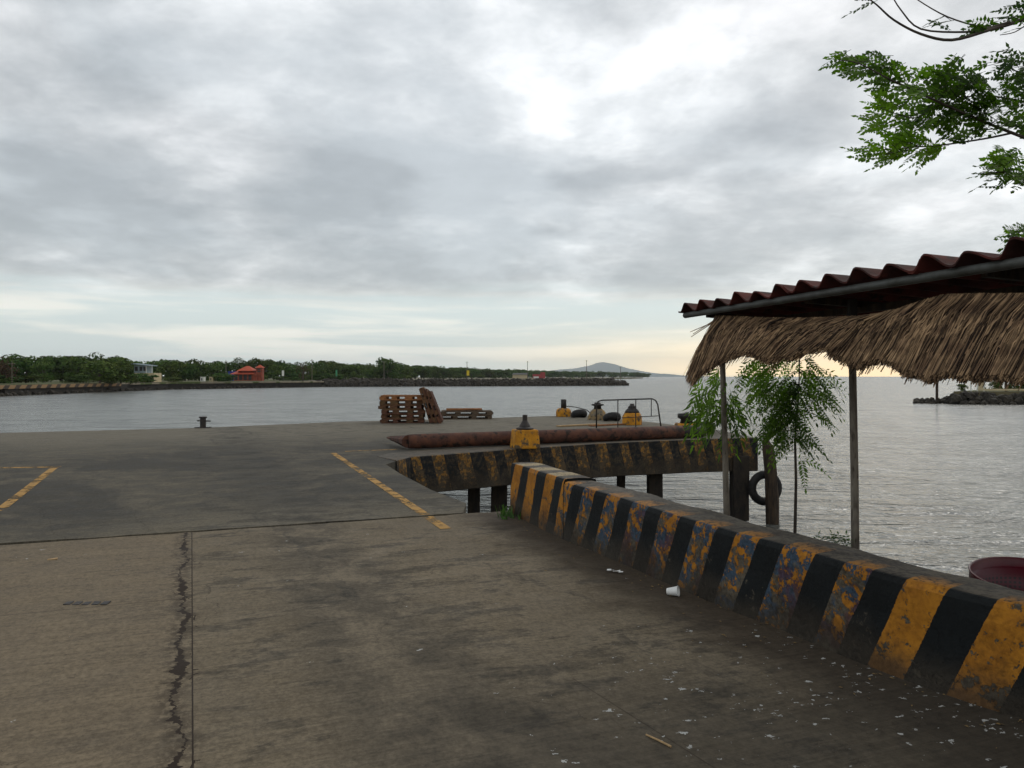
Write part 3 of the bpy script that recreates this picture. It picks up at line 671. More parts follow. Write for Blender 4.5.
# loose planks in front of it
for k, (p0, p1, w, lab) in enumerate((((558, 427), (598, 425), .18, 'loose pale plank on the deck behind the pipe, left'), ((590, 426.5), (625, 424.8), .15, 'loose orange plank on the deck behind the pipe, right'))):
    a, c = G(*p0), G(*p1); m_ = (a+c)/2; b = MB(); b.box(m_+Vector((0, 0, .03)), ((c-a).length, w, .04), Matrix.Rotation(math.atan2(c.y-a.y, c.x-a.x), 3, 'Z'))
    tag(b.build('wood_plank', M['straw' if k == 0 else 'topwood']), lab, 'plank')

# ================================================================== PALLETS
rd_p = random.Random(2)
def pallet(loc, rot, m, label, L_=1.42, Wd=1.1, h=.16):
    e = empty('wooden_pallet', (0, 0, 0), label, 'pallet', 'wooden pallets on the pier')
    b = MB()
    for k in range(7): b.box((0, -Wd/2+.05+k*(Wd-.1)/6, h-.012), (L_, .1, .024), jit=.006)
    b.build('deck_boards', m, e)
    b = MB()
    for sy in (-Wd/2+.07, 0, Wd/2-.07): b.box((0, sy, .012), (L_, .14, .024), jit=.004); b.box((0, sy, h-.036), (L_*.99, .13, .02), jit=.003)
    b.build('bottom_boards', m, e)
    for sx in (-L_/2+.08, -L_*.17, L_*.17, L_/2-.08):
        b = MB()
        for sy in (-Wd/2+.07, 0, Wd/2-.07): b.box((sx, sy, h/2-.01), (.15+.12*rd_p.random(), .13, h-.06), jit=.006)
        b.box((sx, 0, h-.05), (.1, Wd, .03)); b.build('stringer', m, e)
    e.location = loc; e.rotation_euler = rot; return e
for o_ in []: pass
d0 = 27.9; X0 = (402.5-512)/F*d0
ord_ = ['lowest', 'second from the bottom', 'third from the bottom', 'fourth from the bottom', 'fifth from the bottom', 'topmost']
for k in range(6):
    pallet((X0+random.uniform(-.05, .05)+(.06 if k == 5 else 0), d0+random.uniform(-.04, .04), .0+k*.158), (0, random.uniform(-.006, .006), R(4)+random.uniform(-.04, .04)), M['topwood'] if k == 5 else M['wood'], f'brown wooden pallet, {ord_[k]} in the tall stack on the pier')
for k, (ox, ang, lab) in enumerate(((.18, 73, 'brown pallet standing on edge against the stack, innermost of three'), (.40, 70, 'brown pallet leaning between two others beside the stack'), (.62, 68, 'brown pallet leaning on the stack, outermost of three'))):
    pallet((X0+.70+ox*.62, d0-.15, .585-k*.03), (0, R(ang), R(2)), M['wood'], lab, 1.22-.06*k, 1.05, .15)
pallet((G(466, 419).x-.10, G(466, 419).y+.3, 0), (0, 0, R(7)), M['palewood'], 'grey pallet lying flat on the deck, lower of two right of the stack', 2.05, 1.1, .15)
pallet((G(466, 419).x+.0, G(466, 419).y+.33, .155), (0, 0, R(5)), M['palewood'], 'grey pallet lying flat on another, upper of two right of the stack', 1.9, 1.1, .15)
b = MB(); q = G(465, 419); b.box((q.x-.05, q.y+.3, .36), (1.35, .5, .07), Matrix.Rotation(R(5), 3, 'Z'), jit=.01)
tag(b.build('wood_plank', M['topwood']), 'reddish plank lying on top of the two flat pallets', 'plank')

# ================================================================== SHELTER
E0 = Vector((1.63, 7.34, 0)); E1 = Vector((2.53, 3.96, 0)); ed_ = (E1-E0); eu = ed_.normalized(); ein = Vector((.966, .257, 0)); EL = ed_.length
def eave(t, o=0, z=0): p = E0+ed_*t+ein*o; return Vector((p.x, p.y, z))
sh = empty('thatched_shelter', (2.6, 5.6, 0), 'open shelter with corrugated maroon roof and dry palm thatch skirt on thin poles', 'shelter')
def sheet(t0, t1, zoff, seed, o0=-.055, o1=2.0):
    b = MB(); n1_ = int((t1-t0)*EL/.02); per = .29; rowsf = []; offs = [o0, 0, .5, 1.0, 1.5, o1]
    for i in range(n1_+1):
        t_ = lerp(t0, t1, i/n1_); s_ = t_*EL; ph = (s_/per) % 1
        ph = ph/.72*.5 if ph < .72 else .5+(ph-.72)/.28*.5; w_ = (math.cos(2*math.pi*ph)*.5+.5)*(1+.18*math.sin(int(s_/per+.3)*2.7))
        r_ = []
        for o_ in offs: r_.append(eave(t_, o_, 2.195+zoff+w_*.078-(o_)*.055+mnoise.noise(Vector((s_*.8, o_, seed)))*.012))
        rowsf.append(r_)
    k_ = len(offs); pts = [p for r_ in rowsf for p in r_]; q = len(pts); pts += [p+Vector((0, 0, -.012)) for p in pts]
    fs = []
    for i in range(n1_):
        for j in range(k_-1):
            a_ = i*k_+j; fs.append((a_, a_+1, a_+k_+1, a_+k_)); fs.append((q+a_, q+a_+k_, q+a_+k_+1, q+a_+1))
        fs.append((i*k_, (i+1)*k_, q+(i+1)*k_, q+i*k_)); fs.append((i*k_+k_-1, q+i*k_+k_-1, q+(i+1)*k_+k_-1, (i+1)*k_+k_-1))
    for i in (0, n1_):
        for j in range(k_-1): a_ = i*k_+j; fs.append((a_, q+a_, q+a_+1, a_+1))
    b.faces(pts, fs); b.build('roof_sheet', M['roof'], sh, smooth=False)
sheet(-.035, .46, 0, 1); sheet(.44, .82, .014, 2); sheet(.795, 1.4, .004, 3)
b = MB(); b.tube([eave(-.02, -.01, 2.165), eave(1.4, -.01, 2.165)], .027, 10); b.build('eave_tube', M['steel'], sh, smooth=True)
for t_ in (.03, .45, .9, 1.35):
    b = MB(); b.box((eave(t_, 1.02, 2.12)), (1.8, .05, .06), Matrix.Rotation(math.atan2(ein.y, ein.x), 3, 'Z') @ Matrix.Rotation(R(3.0), 3, 'Y')); b.build('rafter', M['timber'], sh)
for o_ in (.6, 1.3):
    b = MB(); b.box(eave(.68, o_, 2.135-o_*.055), (EL*1.4, .045, .05), Matrix.Rotation(math.atan2(eu.y, eu.x), 3, 'Z')); b.build('purlin', M['timber'], sh)
for top, bot, z0_ in (((1.93, 7.36), (1.985, 7.36), -.12), ((2.40, 5.65), (2.433, 5.65), -.08), (eave(1.3, .12).xy, eave(1.31, .12).xy, -.05), ((4.36, 5.2), (4.36, 5.2), -.9)):
    b = MB(); zs = [z0_, .4, .9, 1.4, 1.96 if top[0] < 4 else 2.06]
    pth = [Vector((lerp(bot[0], top[0], (z_-z0_)/2.2)+math.sin(z_*2.3)*.004, lerp(bot[1], top[1], (z_-z0_)/2.2), z_)) for z_ in zs]
    b.tube(pth, [.030, .028, .027, .026, .025], 10); b.build('pole', M['polewood'], sh, smooth=True)
    if top[0] < 4: b = MB(); b.box((top[0], top[1], 2.05), (.05, .05, .19)); b.build('shaded_pole_top', M['pile'], sh)  # pole top in near-black: shade under the roof put into its colour
# thatch
def onplane(px, py, off):
    r = ray(px, py); p0 = eave(0, off); k = (p0.x*ein.x+p0.y*ein.y)/(r.x*ein.x+r.y*ein.y); return Vector((r.x*k, r.y*k, CH+r.z*k))
def thatch(tp, ty, bmap, bx, by, n_, seed, jag, parent):
    rd = random.Random(seed); b = MB()
    for i in range(n_):
        px = rd.uniform(tp[0], tp[-1]); q = rd.random(); 
        layer = rd.random()                                  # 0 = outermost
        pt = onplane(px, interp(tp, ty, px)+rd.uniform(-2, 2), .05)
        pb_px = interp(tp, bmap, px)+rd.gauss(0, 4.2 if px > 740 else 2.0); pb = onplane(pb_px, interp(bx, by, pb_px)+rd.uniform(-jag, jag*.3)+max(0, mnoise.noise(Vector((pb_px*.07, seed, 0))))*9+(rd.random() < .05)*rd.uniform(2, 8), -.24)
        # many stems are shorter: start part way down, lie in layers
        s0 = 0 if rd.random() < .5 else rd.uniform(0, .5); s1 = 1 if rd.random() < .55 else rd.uniform(.55, 1)
        if s1-s0 < .3: s1 = min(1, s0+.4)
        off = -ein*(rd.uniform(0, .035)+ (1-s1)*.03)
        a_ = lerp(pt, pb, s0)+off*.3; c_ = lerp(pt, pb, s1)+off
        m_ = (a_+c_)/2+Vector((rd.gauss(0, .006), rd.gauss(0, .006), .028+rd.gauss(0, .008)))+off*.3
        w = rd.uniform(.0018, .0058); tn = (c_-a_).normalized(); sv = tn.cross(ein).normalized(); nv = tn.cross(sv)
        ti = min(1, max(0, rd.gauss(.52, .46)))
        rings = []
        for p_, ww in ((a_, w), (m_, w*1.1), (c_, w*rd.uniform(.4, 1.0))):
            rings.append([p_+sv*ww, p_+nv*ww*.8, p_-sv*ww, p_-nv*ww*.8])
        b.rings(rings, True, ti)
    # dark backing sheet behind the stems
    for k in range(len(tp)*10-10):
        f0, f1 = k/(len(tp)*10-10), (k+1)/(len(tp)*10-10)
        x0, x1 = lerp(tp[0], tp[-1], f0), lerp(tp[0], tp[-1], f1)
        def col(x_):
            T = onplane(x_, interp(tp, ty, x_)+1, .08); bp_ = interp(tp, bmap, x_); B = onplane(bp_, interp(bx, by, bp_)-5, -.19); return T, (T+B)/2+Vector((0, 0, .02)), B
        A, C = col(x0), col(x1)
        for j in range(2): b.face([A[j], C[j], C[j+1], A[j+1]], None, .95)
    return b.build('thatch', M['thatch'], parent, fix=False)
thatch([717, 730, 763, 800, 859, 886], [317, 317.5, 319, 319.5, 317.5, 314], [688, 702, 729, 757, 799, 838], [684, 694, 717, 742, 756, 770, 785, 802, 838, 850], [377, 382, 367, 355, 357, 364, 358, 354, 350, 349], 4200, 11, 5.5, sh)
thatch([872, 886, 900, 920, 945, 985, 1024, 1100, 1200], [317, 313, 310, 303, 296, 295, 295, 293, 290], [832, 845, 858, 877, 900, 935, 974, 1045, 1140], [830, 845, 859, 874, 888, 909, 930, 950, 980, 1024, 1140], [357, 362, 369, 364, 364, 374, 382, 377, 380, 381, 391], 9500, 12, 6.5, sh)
# a few stray stems at the left corner
b = MB()
for (x0, y0, x1, y1) in ((715, 321, 691, 337), (714, 322, 690, 332), (716, 319, 693, 334)):
    b.tube([onplane(x0, y0, .05), onplane(x1, y1, -.1)], [.005, .003], 5, tint=.2)
b.build('loose_straw', M['thatch'], sh)

# ================================================================== FOLIAGE
def pinnate(b, base, d, up, length, pairs, ll, lw, rd, tint, droop=.15, ang=65):
    d = d.normalized(); side = d.cross(up)
    if side.length < .05: side = Vector((1, 0, 0))
    side.normalize(); nrm = side.cross(d).normalized()
    pts = [base+d*length*k/pairs-Vector((0, 0, 1))*droop*length*(k/pairs)**2 for k in range(pairs+1)]
    b.tube([pts[0], pts[pairs//2], pts[-1]], [.0016, .0013, .0008], 3, tint=1.0)
    for k in range(1, pairs+1):
        t = (pts[k]-pts[k-1]).normalized()
        sz = math.sin(math.pi*(.18+.72*k/pairs))
        for sg in (-1, 1):
            ax = (t*math.cos(R(ang))+side*sg*math.sin(R(ang))+Vector((0, 0, -1))*rd.uniform(.0, .35)+nrm*rd.uniform(-.2, .2)).normalized()
            wv = ax.cross(nrm).normalized()*lw*.5*sz; q = pts[k]; L_ = ll*sz*rd.uniform(.85, 1.15)
            b.face([q, q+ax*L_*.45+wv, q+ax*L_, q+ax*L_*.45-wv], None, min(1, max(0, tint+rd.uniform(-.12, .12))))
        if k == pairs: b.face([pts[k], pts[k]+t*ll*.45+side*lw*.5, pts[k]+t*ll, pts[k]+t*ll*.45-side*lw*.5], None, tint)

tree = empty('overhanging_tree', (5.3, 5.2, 0), 'leafy tree overhanging from the right, with small paired leaflets and bare arching twigs', 'tree')
bw = MB(); TD = 4.7
fork = Vector((4.9, 5.1, 3.1))
bw.tube([Vector((5.5, 5.4, -.3)), Vector((5.35, 5.3, .9)), Vector((5.1, 5.2, 2.2)), fork], [.15, .12, .10, .085], 12)
bw.tube([fork, Vector((4.7, 4.9, 4.2)), Vector((4.9, 4.5, 5.6))], [.08, .06, .02], 10)
branches = []
def limb(px, d0, d1, r0, r1, start=None):
    pts = [P(x_, y_, lerp(d0, d1, i/(len(px)-1))) for i, (x_, y_) in enumerate(px)]
    if start is not None: pts = [start]+pts
    sm_ = []
    for i in range(len(pts)-1):
        p0, p1, p2, p3 = pts[max(i-1, 0)], pts[i], pts[i+1], pts[min(i+2, len(pts)-1)]
        for k in range(4):
            t_ = k/4; sm_.append(.5*((2*p1)+(p2-p0)*t_+(2*p0-5*p1+4*p2-p3)*t_*t_+(3*p1-p0-3*p2+p3)*t_**3))
    pts = sm_+[pts[-1]]
    n_ = len(pts); bw.tube(pts, [lerp(r0, r1, i/(n_-1)) for i in range(n_)], 7); branches.extend(pts)
    for i in range(n_-1): branches.append(lerp(pts[i], pts[i+1], .5))
limb([(1150, 170), (1090, 158), (1045, 145), (1015, 134), (975, 118), (930, 98), (893, 81), (860, 64), (840, 60)], 4.9, 4.4, .015, .002, fork)
limb([(983, 139), (935, 146), (905, 148), (873, 160)], 4.85, 4.6, .007, .002, P(1012, 133, 4.85))
limb([(992, 96), (960, 97), (939, 96)], 4.8, 4.9, .006, .002, P(1040, 105, 4.8))
limb([(1150, 195), (1080, 190), (1024, 185), (1005, 172), (985, 175)], 4.9, 4.8, .010, .003, fork)
limb([(1150, 120), (1090, 85), (1040, 60), (1020, 72), (1004, 62)], 4.8, 4.7, .010, .003, fork)
limb([(940, 105), (915, 118), (880, 108)], 4.7, 4.6, .005, .002, P(960, 112, 4.7))
up2 = Vector((4.7, 4.9, 4.2))
limb([(1060, -5), (1024, 18.6), (989, 30), (952, 40), (921, 34), (894, 20), (877, 5), (865, -4)], 4.6, 4.4, .014, .003, up2)
limb([(989, 28), (965, 32), (921, 29), (901, 10), (890, -8)], 4.55, 4.5, .008, .003, P(1010, 22, 4.55))
limb([(982, 27), (948, 17), (918, 0), (905, -12)], 4.6, 4.7, .006, .002, P(1000, 26, 4.6))
limb([(1015, 32), (1000, 35)], 4.6, 4.6, .004, .002, P(1030, 22, 4.6))
limb([(1035, 225), (1020, 232), (1010, 238)], 5.6, 5.6, .006, .002, fork)
clusters = [(846, 61, 14, 16), (868, 68, 17, 22), (884, 60, 10, 12), (890, 80, 17, 24), (905, 98, 18, 26), (926, 88, 20, 34), (945, 82, 18, 28), (965, 72, 20, 46), (975, 96, 21, 50), (942, 108, 24, 42), (915, 122, 20, 34), (884, 103, 12, 14), (876, 122, 12, 12),
            (898, 137, 18, 26), (922, 148, 15, 26), (868, 152, 12, 12), (884, 150, 15, 18), (960, 122, 20, 34), (985, 116, 18, 30), (1008, 112, 18, 28), (1003, 58, 14, 12), (1018, 66, 14, 18), (1020, 92, 16, 20), (1010, 80, 12, 9), (1000, 158, 13, 22), (1014, 165, 15, 28), (998, 174, 14, 20), (1018, 178, 10, 12),
            (1012, 236, 9, 16), (1020, 230, 9, 14), (935, 19, 7, 8), (976, 31, 8, 9), (868, 4, 9, 8), (1012, 10, 14, 20), (992, 20, 8, 6), (1018, 24, 8, 8), (1040, 120, 22, 30), (1045, 60, 22, 25), (1045, 170, 20, 22), (945, 22, 5, 4), (1040, 5, 18, 18)]
lb = MB(); rd = random.Random(5)
for (cx, cy, rp, cnt) in clusters:
    if cy < 40: cnt *= .55
    for k in range(int(cnt*.66)):
        a_ = rd.uniform(0, 6.283); q_ = rp*math.sqrt(rd.random()); dd = (5.6 if cy > 210 and cy < 250 else TD)+rd.gauss(0, .18)
        q = P(cx+q_*math.cos(a_), cy+q_*math.sin(a_)*.9, dd)
        nb = min(branches, key=lambda p_: (p_-q).length_squared)
        out_ = (q-nb); out_ = out_.normalized() if out_.length > .02 else Vector((-1, 0, 0))
        d = (out_*.6+Vector((-.75, rd.uniform(-.5, .5), rd.uniform(-.25, .35)))).normalized(); Lf = rd.uniform(.10, .17)
        if rd.random() < .5 and (q-nb).length < .2 and nb.z < q.z+.05: bw.tube([lerp(nb, q, .05), q-d*Lf*.4], [.0022, .0014], 3)
        tn = .0 if (cx < 930 and cy > 85) else .75 if (cx > 945 and cy < 105 and cy > 45) else .6  # lit lower-left leaves and shaded top mass painted in by cluster
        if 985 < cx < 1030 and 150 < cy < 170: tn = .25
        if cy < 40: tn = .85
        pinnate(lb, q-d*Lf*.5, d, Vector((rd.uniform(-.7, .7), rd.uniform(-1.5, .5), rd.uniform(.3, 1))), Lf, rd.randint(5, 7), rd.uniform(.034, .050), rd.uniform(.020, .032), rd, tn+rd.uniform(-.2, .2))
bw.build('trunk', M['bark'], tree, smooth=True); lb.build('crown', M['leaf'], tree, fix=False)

def sapling(stem, rad, cl, depth, name, label, cat, seed, Lr, pr, llr, lwr, droop, z0, ang=55, dn=.46):
    rd = random.Random(seed); b0 = P(*stem[0], depth); b0.z = z0
    e = empty(name, (b0.x, b0.y, z0), label, cat); w = MB(); lf = MB()
    pts = [b0]+[P(x_, y_, depth) for x_, y_ in stem]
    w.tube(pts, [lerp(rad, rad*.25, i/(len(pts)-1)) for i in range(len(pts))], 8)
    sp = []
    for i in range(1, len(pts)-1): sp += [pts[i], lerp(pts[i], pts[i+1], .33), lerp(pts[i], pts[i+1], .66)]
    sp.append(pts[-1])
    for (cx, cy, rp, cnt, tn) in cl:
        for k in range(int(cnt*dn)):
            a_ = rd.uniform(0, 6.283); q_ = rp*math.sqrt(rd.random())
            q = P(cx+q_*math.cos(a_), cy+q_*math.sin(a_), depth+rd.gauss(0, .16))
            nb = min(sp, key=lambda p_: (p_-q).length_squared+(.3 if p_.z < q.z-.5 else 0))
            o_ = q-nb; o_.z = 0; o_ = o_.normalized() if o_.length > .01 else Vector((1, 0, 0))
            d = (o_*.8+Vector((rd.uniform(-.4, .4), rd.uniform(-.6, .6), rd.uniform(-.45, .15)-droop))).normalized(); L_ = rd.uniform(*Lr)
            if rd.random() < .3 and (q-nb).length < .4: w.tube([nb, lerp(nb, q, .5)+Vector((0, 0, .03)), q-d*L_*.5], [.003, .002, .0012], 3)
            pinnate(lf, q-d*L_*.5, d, Vector((rd.uniform(-.9, .9), rd.uniform(-1.5, .6), rd.uniform(.2, 1))), L_, rd.randint(*pr), rd.uniform(*llr), rd.uniform(*lwr), rd, tn+rd.uniform(-.2, .2), .5, ang)
    w.build('trunk', M['bark'], e, smooth=True); lf.build('crown', M['leaf2'], e, fix=False)
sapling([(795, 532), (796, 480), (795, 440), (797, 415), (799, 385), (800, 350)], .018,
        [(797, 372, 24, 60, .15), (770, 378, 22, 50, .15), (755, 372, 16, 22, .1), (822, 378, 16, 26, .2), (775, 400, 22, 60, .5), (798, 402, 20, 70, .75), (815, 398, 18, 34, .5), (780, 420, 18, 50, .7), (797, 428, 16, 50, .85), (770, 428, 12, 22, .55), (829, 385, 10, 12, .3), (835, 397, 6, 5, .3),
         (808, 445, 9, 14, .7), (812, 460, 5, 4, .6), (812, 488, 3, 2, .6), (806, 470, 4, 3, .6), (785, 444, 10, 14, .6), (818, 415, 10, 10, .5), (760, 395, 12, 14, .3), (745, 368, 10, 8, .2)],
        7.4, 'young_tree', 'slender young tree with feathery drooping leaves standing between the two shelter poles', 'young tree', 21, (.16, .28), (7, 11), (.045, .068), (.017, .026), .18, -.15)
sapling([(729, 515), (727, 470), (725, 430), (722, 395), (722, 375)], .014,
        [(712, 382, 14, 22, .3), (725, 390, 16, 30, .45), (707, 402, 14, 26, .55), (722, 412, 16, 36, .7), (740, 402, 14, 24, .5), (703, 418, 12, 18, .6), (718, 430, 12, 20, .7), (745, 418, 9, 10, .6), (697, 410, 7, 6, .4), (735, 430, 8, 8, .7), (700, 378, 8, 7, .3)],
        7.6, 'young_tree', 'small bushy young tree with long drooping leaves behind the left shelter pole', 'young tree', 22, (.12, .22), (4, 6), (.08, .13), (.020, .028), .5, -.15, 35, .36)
# small weeds above the barrier's back edge
b = MB(); rd = random.Random(9)
for k in range(26):
    q = P(rd.uniform(812, 850), rd.uniform(537, 548), 5.6); d = Vector((rd.uniform(-1, 1), rd.uniform(-1, 1), .4)).normalized(); pinnate(b, q, d, Vector((0, 0, 1)), .07, 3, .035, .014, rd, .3)
for k in range(5): b.tube([P(820+k*6, 545, 5.6), Vector((*P(822+k*6, 545, 5.6).xy, -.1))], .003, 3)
tag(b.build('weed_tuft', M['weed'], fix=False), 'green weed tips showing over the barrier below the right shelter pole', 'weed')

# ================================================================== BASKET, LITTER
cc = Vector((3.10, 4.72, .405)); rot = Matrix.Rotation(R(7), 3, 'X')
e = empty('plastic_basket', (cc.x, cc.y, .05), 'dark red round plastic basket standing behind the right end of the striped barrier', 'basket')
def lath(prof_out, prof_in):
    b = MB(); b.lathe(prof_out+prof_in, cc, 48, rot); return b
def basket_mat():
    m = bpy.data.materials.new('perforated_red_plastic'); m.use_nodes = True; nt = m.node_tree; n = N(nt); b = nt.nodes['Principled BSDF']
    x, y, z = n.sep(n.add('ShaderNodeTexCoord').outputs['Object'])
    an = n.m('ARCTAN2', n.m('SUBTRACT', y, 4.72), n.m('SUBTRACT', x, 3.10)); f1 = n.m('ABSOLUTE', n.m('SUBTRACT', n.m('FRACT', n.m('MULTIPLY', an, 11.5)), .5)); f2 = n.m('ABSOLUTE', n.m('SUBTRACT', n.m('FRACT', n.m('MULTIPLY', z, 38)), .5))
    h = n.m('MULTIPLY', n.m('MULTIPLY', n.m('LESS_THAN', f1, .27), n.m('LESS_THAN', f2, .27)), n.m('LESS_THAN', z, .35))
    n.set(b.inputs['Base Color'], n.mix(h, (.09, .004, .012, 1), (.02, .002, .004, 1))); b.inputs['Roughness'].default_value = .45; return m
b = lath([(.25, -.40), (.30, -.2), (.325, -.05)], [(.318, -.05), (.295, -.2), (.243, -.38), (.01, -.38)]); b.build('body', basket_mat(), e, smooth=True)
b = MB(); b.lathe([(.323, -.055), (.345, -.05), (.345, .0), (.352, .006), (.345, .012), (.337, .0), (.335, -.045), (.320, -.05)], cc, 48, rot, cap=False); b.build('rim', M['basket'], e, smooth=True)

p = G(672, 595); ax = Vector((.9, -.42, 0)).normalized(); b = MB(); rr0, rr1 = .024, .036; L_ = .08
q0 = Vector((p.x-.035, p.y+.0, rr0+.002)); q1 = q0+ax*L_+Vector((0, 0, rr1-rr0)); 
rq = (q1-q0).to_track_quat('Z', 'Y').to_matrix()
b.lathe([(rr0*.98, 0), (rr0, .001), (rr1, L_), (rr1+.003, L_+.002), (rr1+.002, L_+.005), (rr1-.002, L_+.002), (rr0-.001, .004), (.001, .004)], q0, 24, rq)
tag(b.build('foam_cup', M['cup'], smooth=True), 'white foam cup lying on its side at the foot of the barrier', 'cup')
b = MB(); p = G(614, 572)
for k in range(5): 
    q = p+Vector((k*.022-.04, -k*.016, .012)); b.face([q+Vector((-.02, -.008, random.uniform(0, .012))), q+Vector((.016, -.014, random.uniform(0, .01))), q+Vector((.02, .012, random.uniform(.004, .016))), q+Vector((-.014, .014, random.uniform(.0, .012)))])
tag(b.build('paper_scrap', M['cup'], fix=False), 'crumpled white paper scrap on the ground left of the foam cup', 'litter')
a, c = G(646, 736), G(671, 748); b = MB(); b.tube([a+Vector((0, 0, .006)), (a+c)/2+Vector((0, 0, .008)), c+Vector((0, 0, .006))], [.004, .0045, .005], 6)
tag(b.build('dry_stick', M['straw']), 'thin dry stick lying on the concrete at the bottom of the view', 'stick')
b = MB(); q = G(53, 559.5); b.box(q+Vector((0, 0, .006)), (.07, .035, .008), Matrix.Rotation(R(10), 3, 'Z'), jit=.006)
tag(b.build('dry_leaf', M['straw']), 'small yellow dry leaf on the left slab just before the joint', 'leaf')
# scattered leaf crumbs along the barrier foot
b = MB(); rd = random.Random(31)
for k in range(230):
    s_ = rd.uniform(.3, cum[-1]-2); q = at(s_)[0]; t_ = tang(s_); nn = Vector((t_.y, -t_.x, 0)); nn = nn if nn.x < 0 else -nn
    q = q+nn*abs(rd.gauss(0, .28)); a_ = rd.uniform(0, 6.28); w = rd.uniform(.004, .016); u_ = Vector((math.cos(a_), math.sin(a_), 0)); v_ = Vector((-u_.y, u_.x, 0))*.45
    b.face([q+(u_+Vector((0, 0, .2)))*w+Vector((0, 0, .005)), q+v_*w+Vector((0, 0, .006)), q-u_*w+Vector((0, 0, .004)), q-v_*w+Vector((0, 0, .009))])
tag(b.build('leaf_litter', mat('leaf_crumbs', (.20, .13, .05), (.07, .05, .03), 40, .9), fix=False), 'small dry leaf crumbs scattered along the foot of the barrier', 'litter', kind='stuff')
b = MB(); q = G(87, 603.5)  # dark stain on the slab, modelled as thin flat bars
for k in range(5): b.box(q+Vector((-.13+k*.065, .0, .003)), (.045, .075, .004), Matrix.Rotation(R(8), 3, 'Z'), jit=.003)
tag(b.build('dark_stain_mark', M['blackiron']), 'small dark stain mark on the left concrete slab', 'stain')

# ================================================================== FAR SHORE
def shore_d(px): return interp([-80, 0, 120, 180, 260, 340, 400, 500, 590, 655], [190, 200, 235, 270, 320, 390, 470, 780, 1250, 1600], px)
LZ = 0.0
front = [Vector((-140, 120, 0)), Vector((-97, 152, 0)), Vector((-98.3, 174, 0)), Vector((-98.6, 228, 0)), Vector((-76, 269, 0)), Vector((-66, 292, 0)), Vector((-62, 340, 0))]
back = [Vector(((px-512)/F*shore_d(px)*.82, shore_d(px)*.82, 0)) for px in (370, 420, 470, 530, 590, 632)]
land = front+back+[Vector((270, 1650, 0)), Vector((150, 2200, 0)), Vector((-400, 2600, 0)), Vector((-900, 900, 0)), Vector((-500, 100, 0))]
o = slab('shore_terrain', land, LZ-.1, 3, M['sand']); tag(o, kind='structure')
# grass strip behind the wall
gp = [Vector((-140, 150, 0)), Vector((-101, 160, 0)), Vector((-102, 226, 0)), Vector((-84, 285, 0)), Vector((-96, 380, 0)), Vector((-120, 600, 0)), Vector((-600, 700, 0)), Vector((-500, 110, 0))]
o = slab('grass_ground', gp, LZ+.02, .1, M['grass']); tag(o, kind='structure')
# seawall
sw = empty('seawall', (-98, 170, 0), 'dark stained seawall with a worn yellow striped kerb on the far left shore', 'seawall')
def strip_wall(pts, z0, z1, w, m, name, parent):
    b = MB()
    for i in range(len(pts)-1):
        a_, c_ = pts[i], pts[i+1]; t_ = (c_-a_).normalized(); nn = Vector((-t_.y, t_.x, 0))*w/2; 
        ps = [a_+nn, a_-nn, c_-nn, c_+nn]; b.faces([Vector((q.x, q.y, z_)) for z_ in (z0, z1) for q in ps], [(3, 2, 1, 0), (4, 5, 6, 7), (0, 1, 5, 4), (1, 2, 6, 5), (2, 3, 7, 6), (3, 0, 4, 7)])
    return b.build(name, m, parent)
strip_wall(front[:6], -3, -.35, 1.2, M['wall'], 'wall', sw)
def kerb_mat():
    m = bpy.data.materials.new('worn_striped_kerb'); m.use_nodes = True; nt = m.node_tree; n = N(nt); b = nt.nodes['Principled BSDF']
    co = n.add('ShaderNodeTexCoord').outputs['Object']; x, y, z = n.sep(co); f = n.noise(co, 1.4, 5, .7)
    ph = n.m('FRACT', n.m('MULTIPLY', n.m('ADD', y, n.m('ADD', n.m('MULTIPLY', z, -1.2), n.m('MULTIPLY', f, .5))), .26))
    c = n.mix(n.m('GREATER_THAN', ph, .55), (.27, .17, .08, 1), (.05, .038, .028, 1)); c = n.mix(n.ss(f, .5, .75, 0, .7), c, (.16, .11, .07, 1))
    n.set(b.inputs['Base Color'], c); b.inputs['Roughness'].default_value = .9; return m
strip_wall([Vector((-96.5, 130, 0)), Vector((-97.0, 152, 0)), Vector((-98.1, 174, 0)), Vector((-98.5, 200, 0))], -.78, -.06, 1.6, kerb_mat(), 'striped_kerb', sw)
strip_wall([Vector((-97.9, 205, 0)), Vector((-98.6, 228, 0)), Vector((-76, 269, 0)), Vector((-66, 292, 0))], -.5, -.06, 1.5, M['sand'], 'coping', sw)

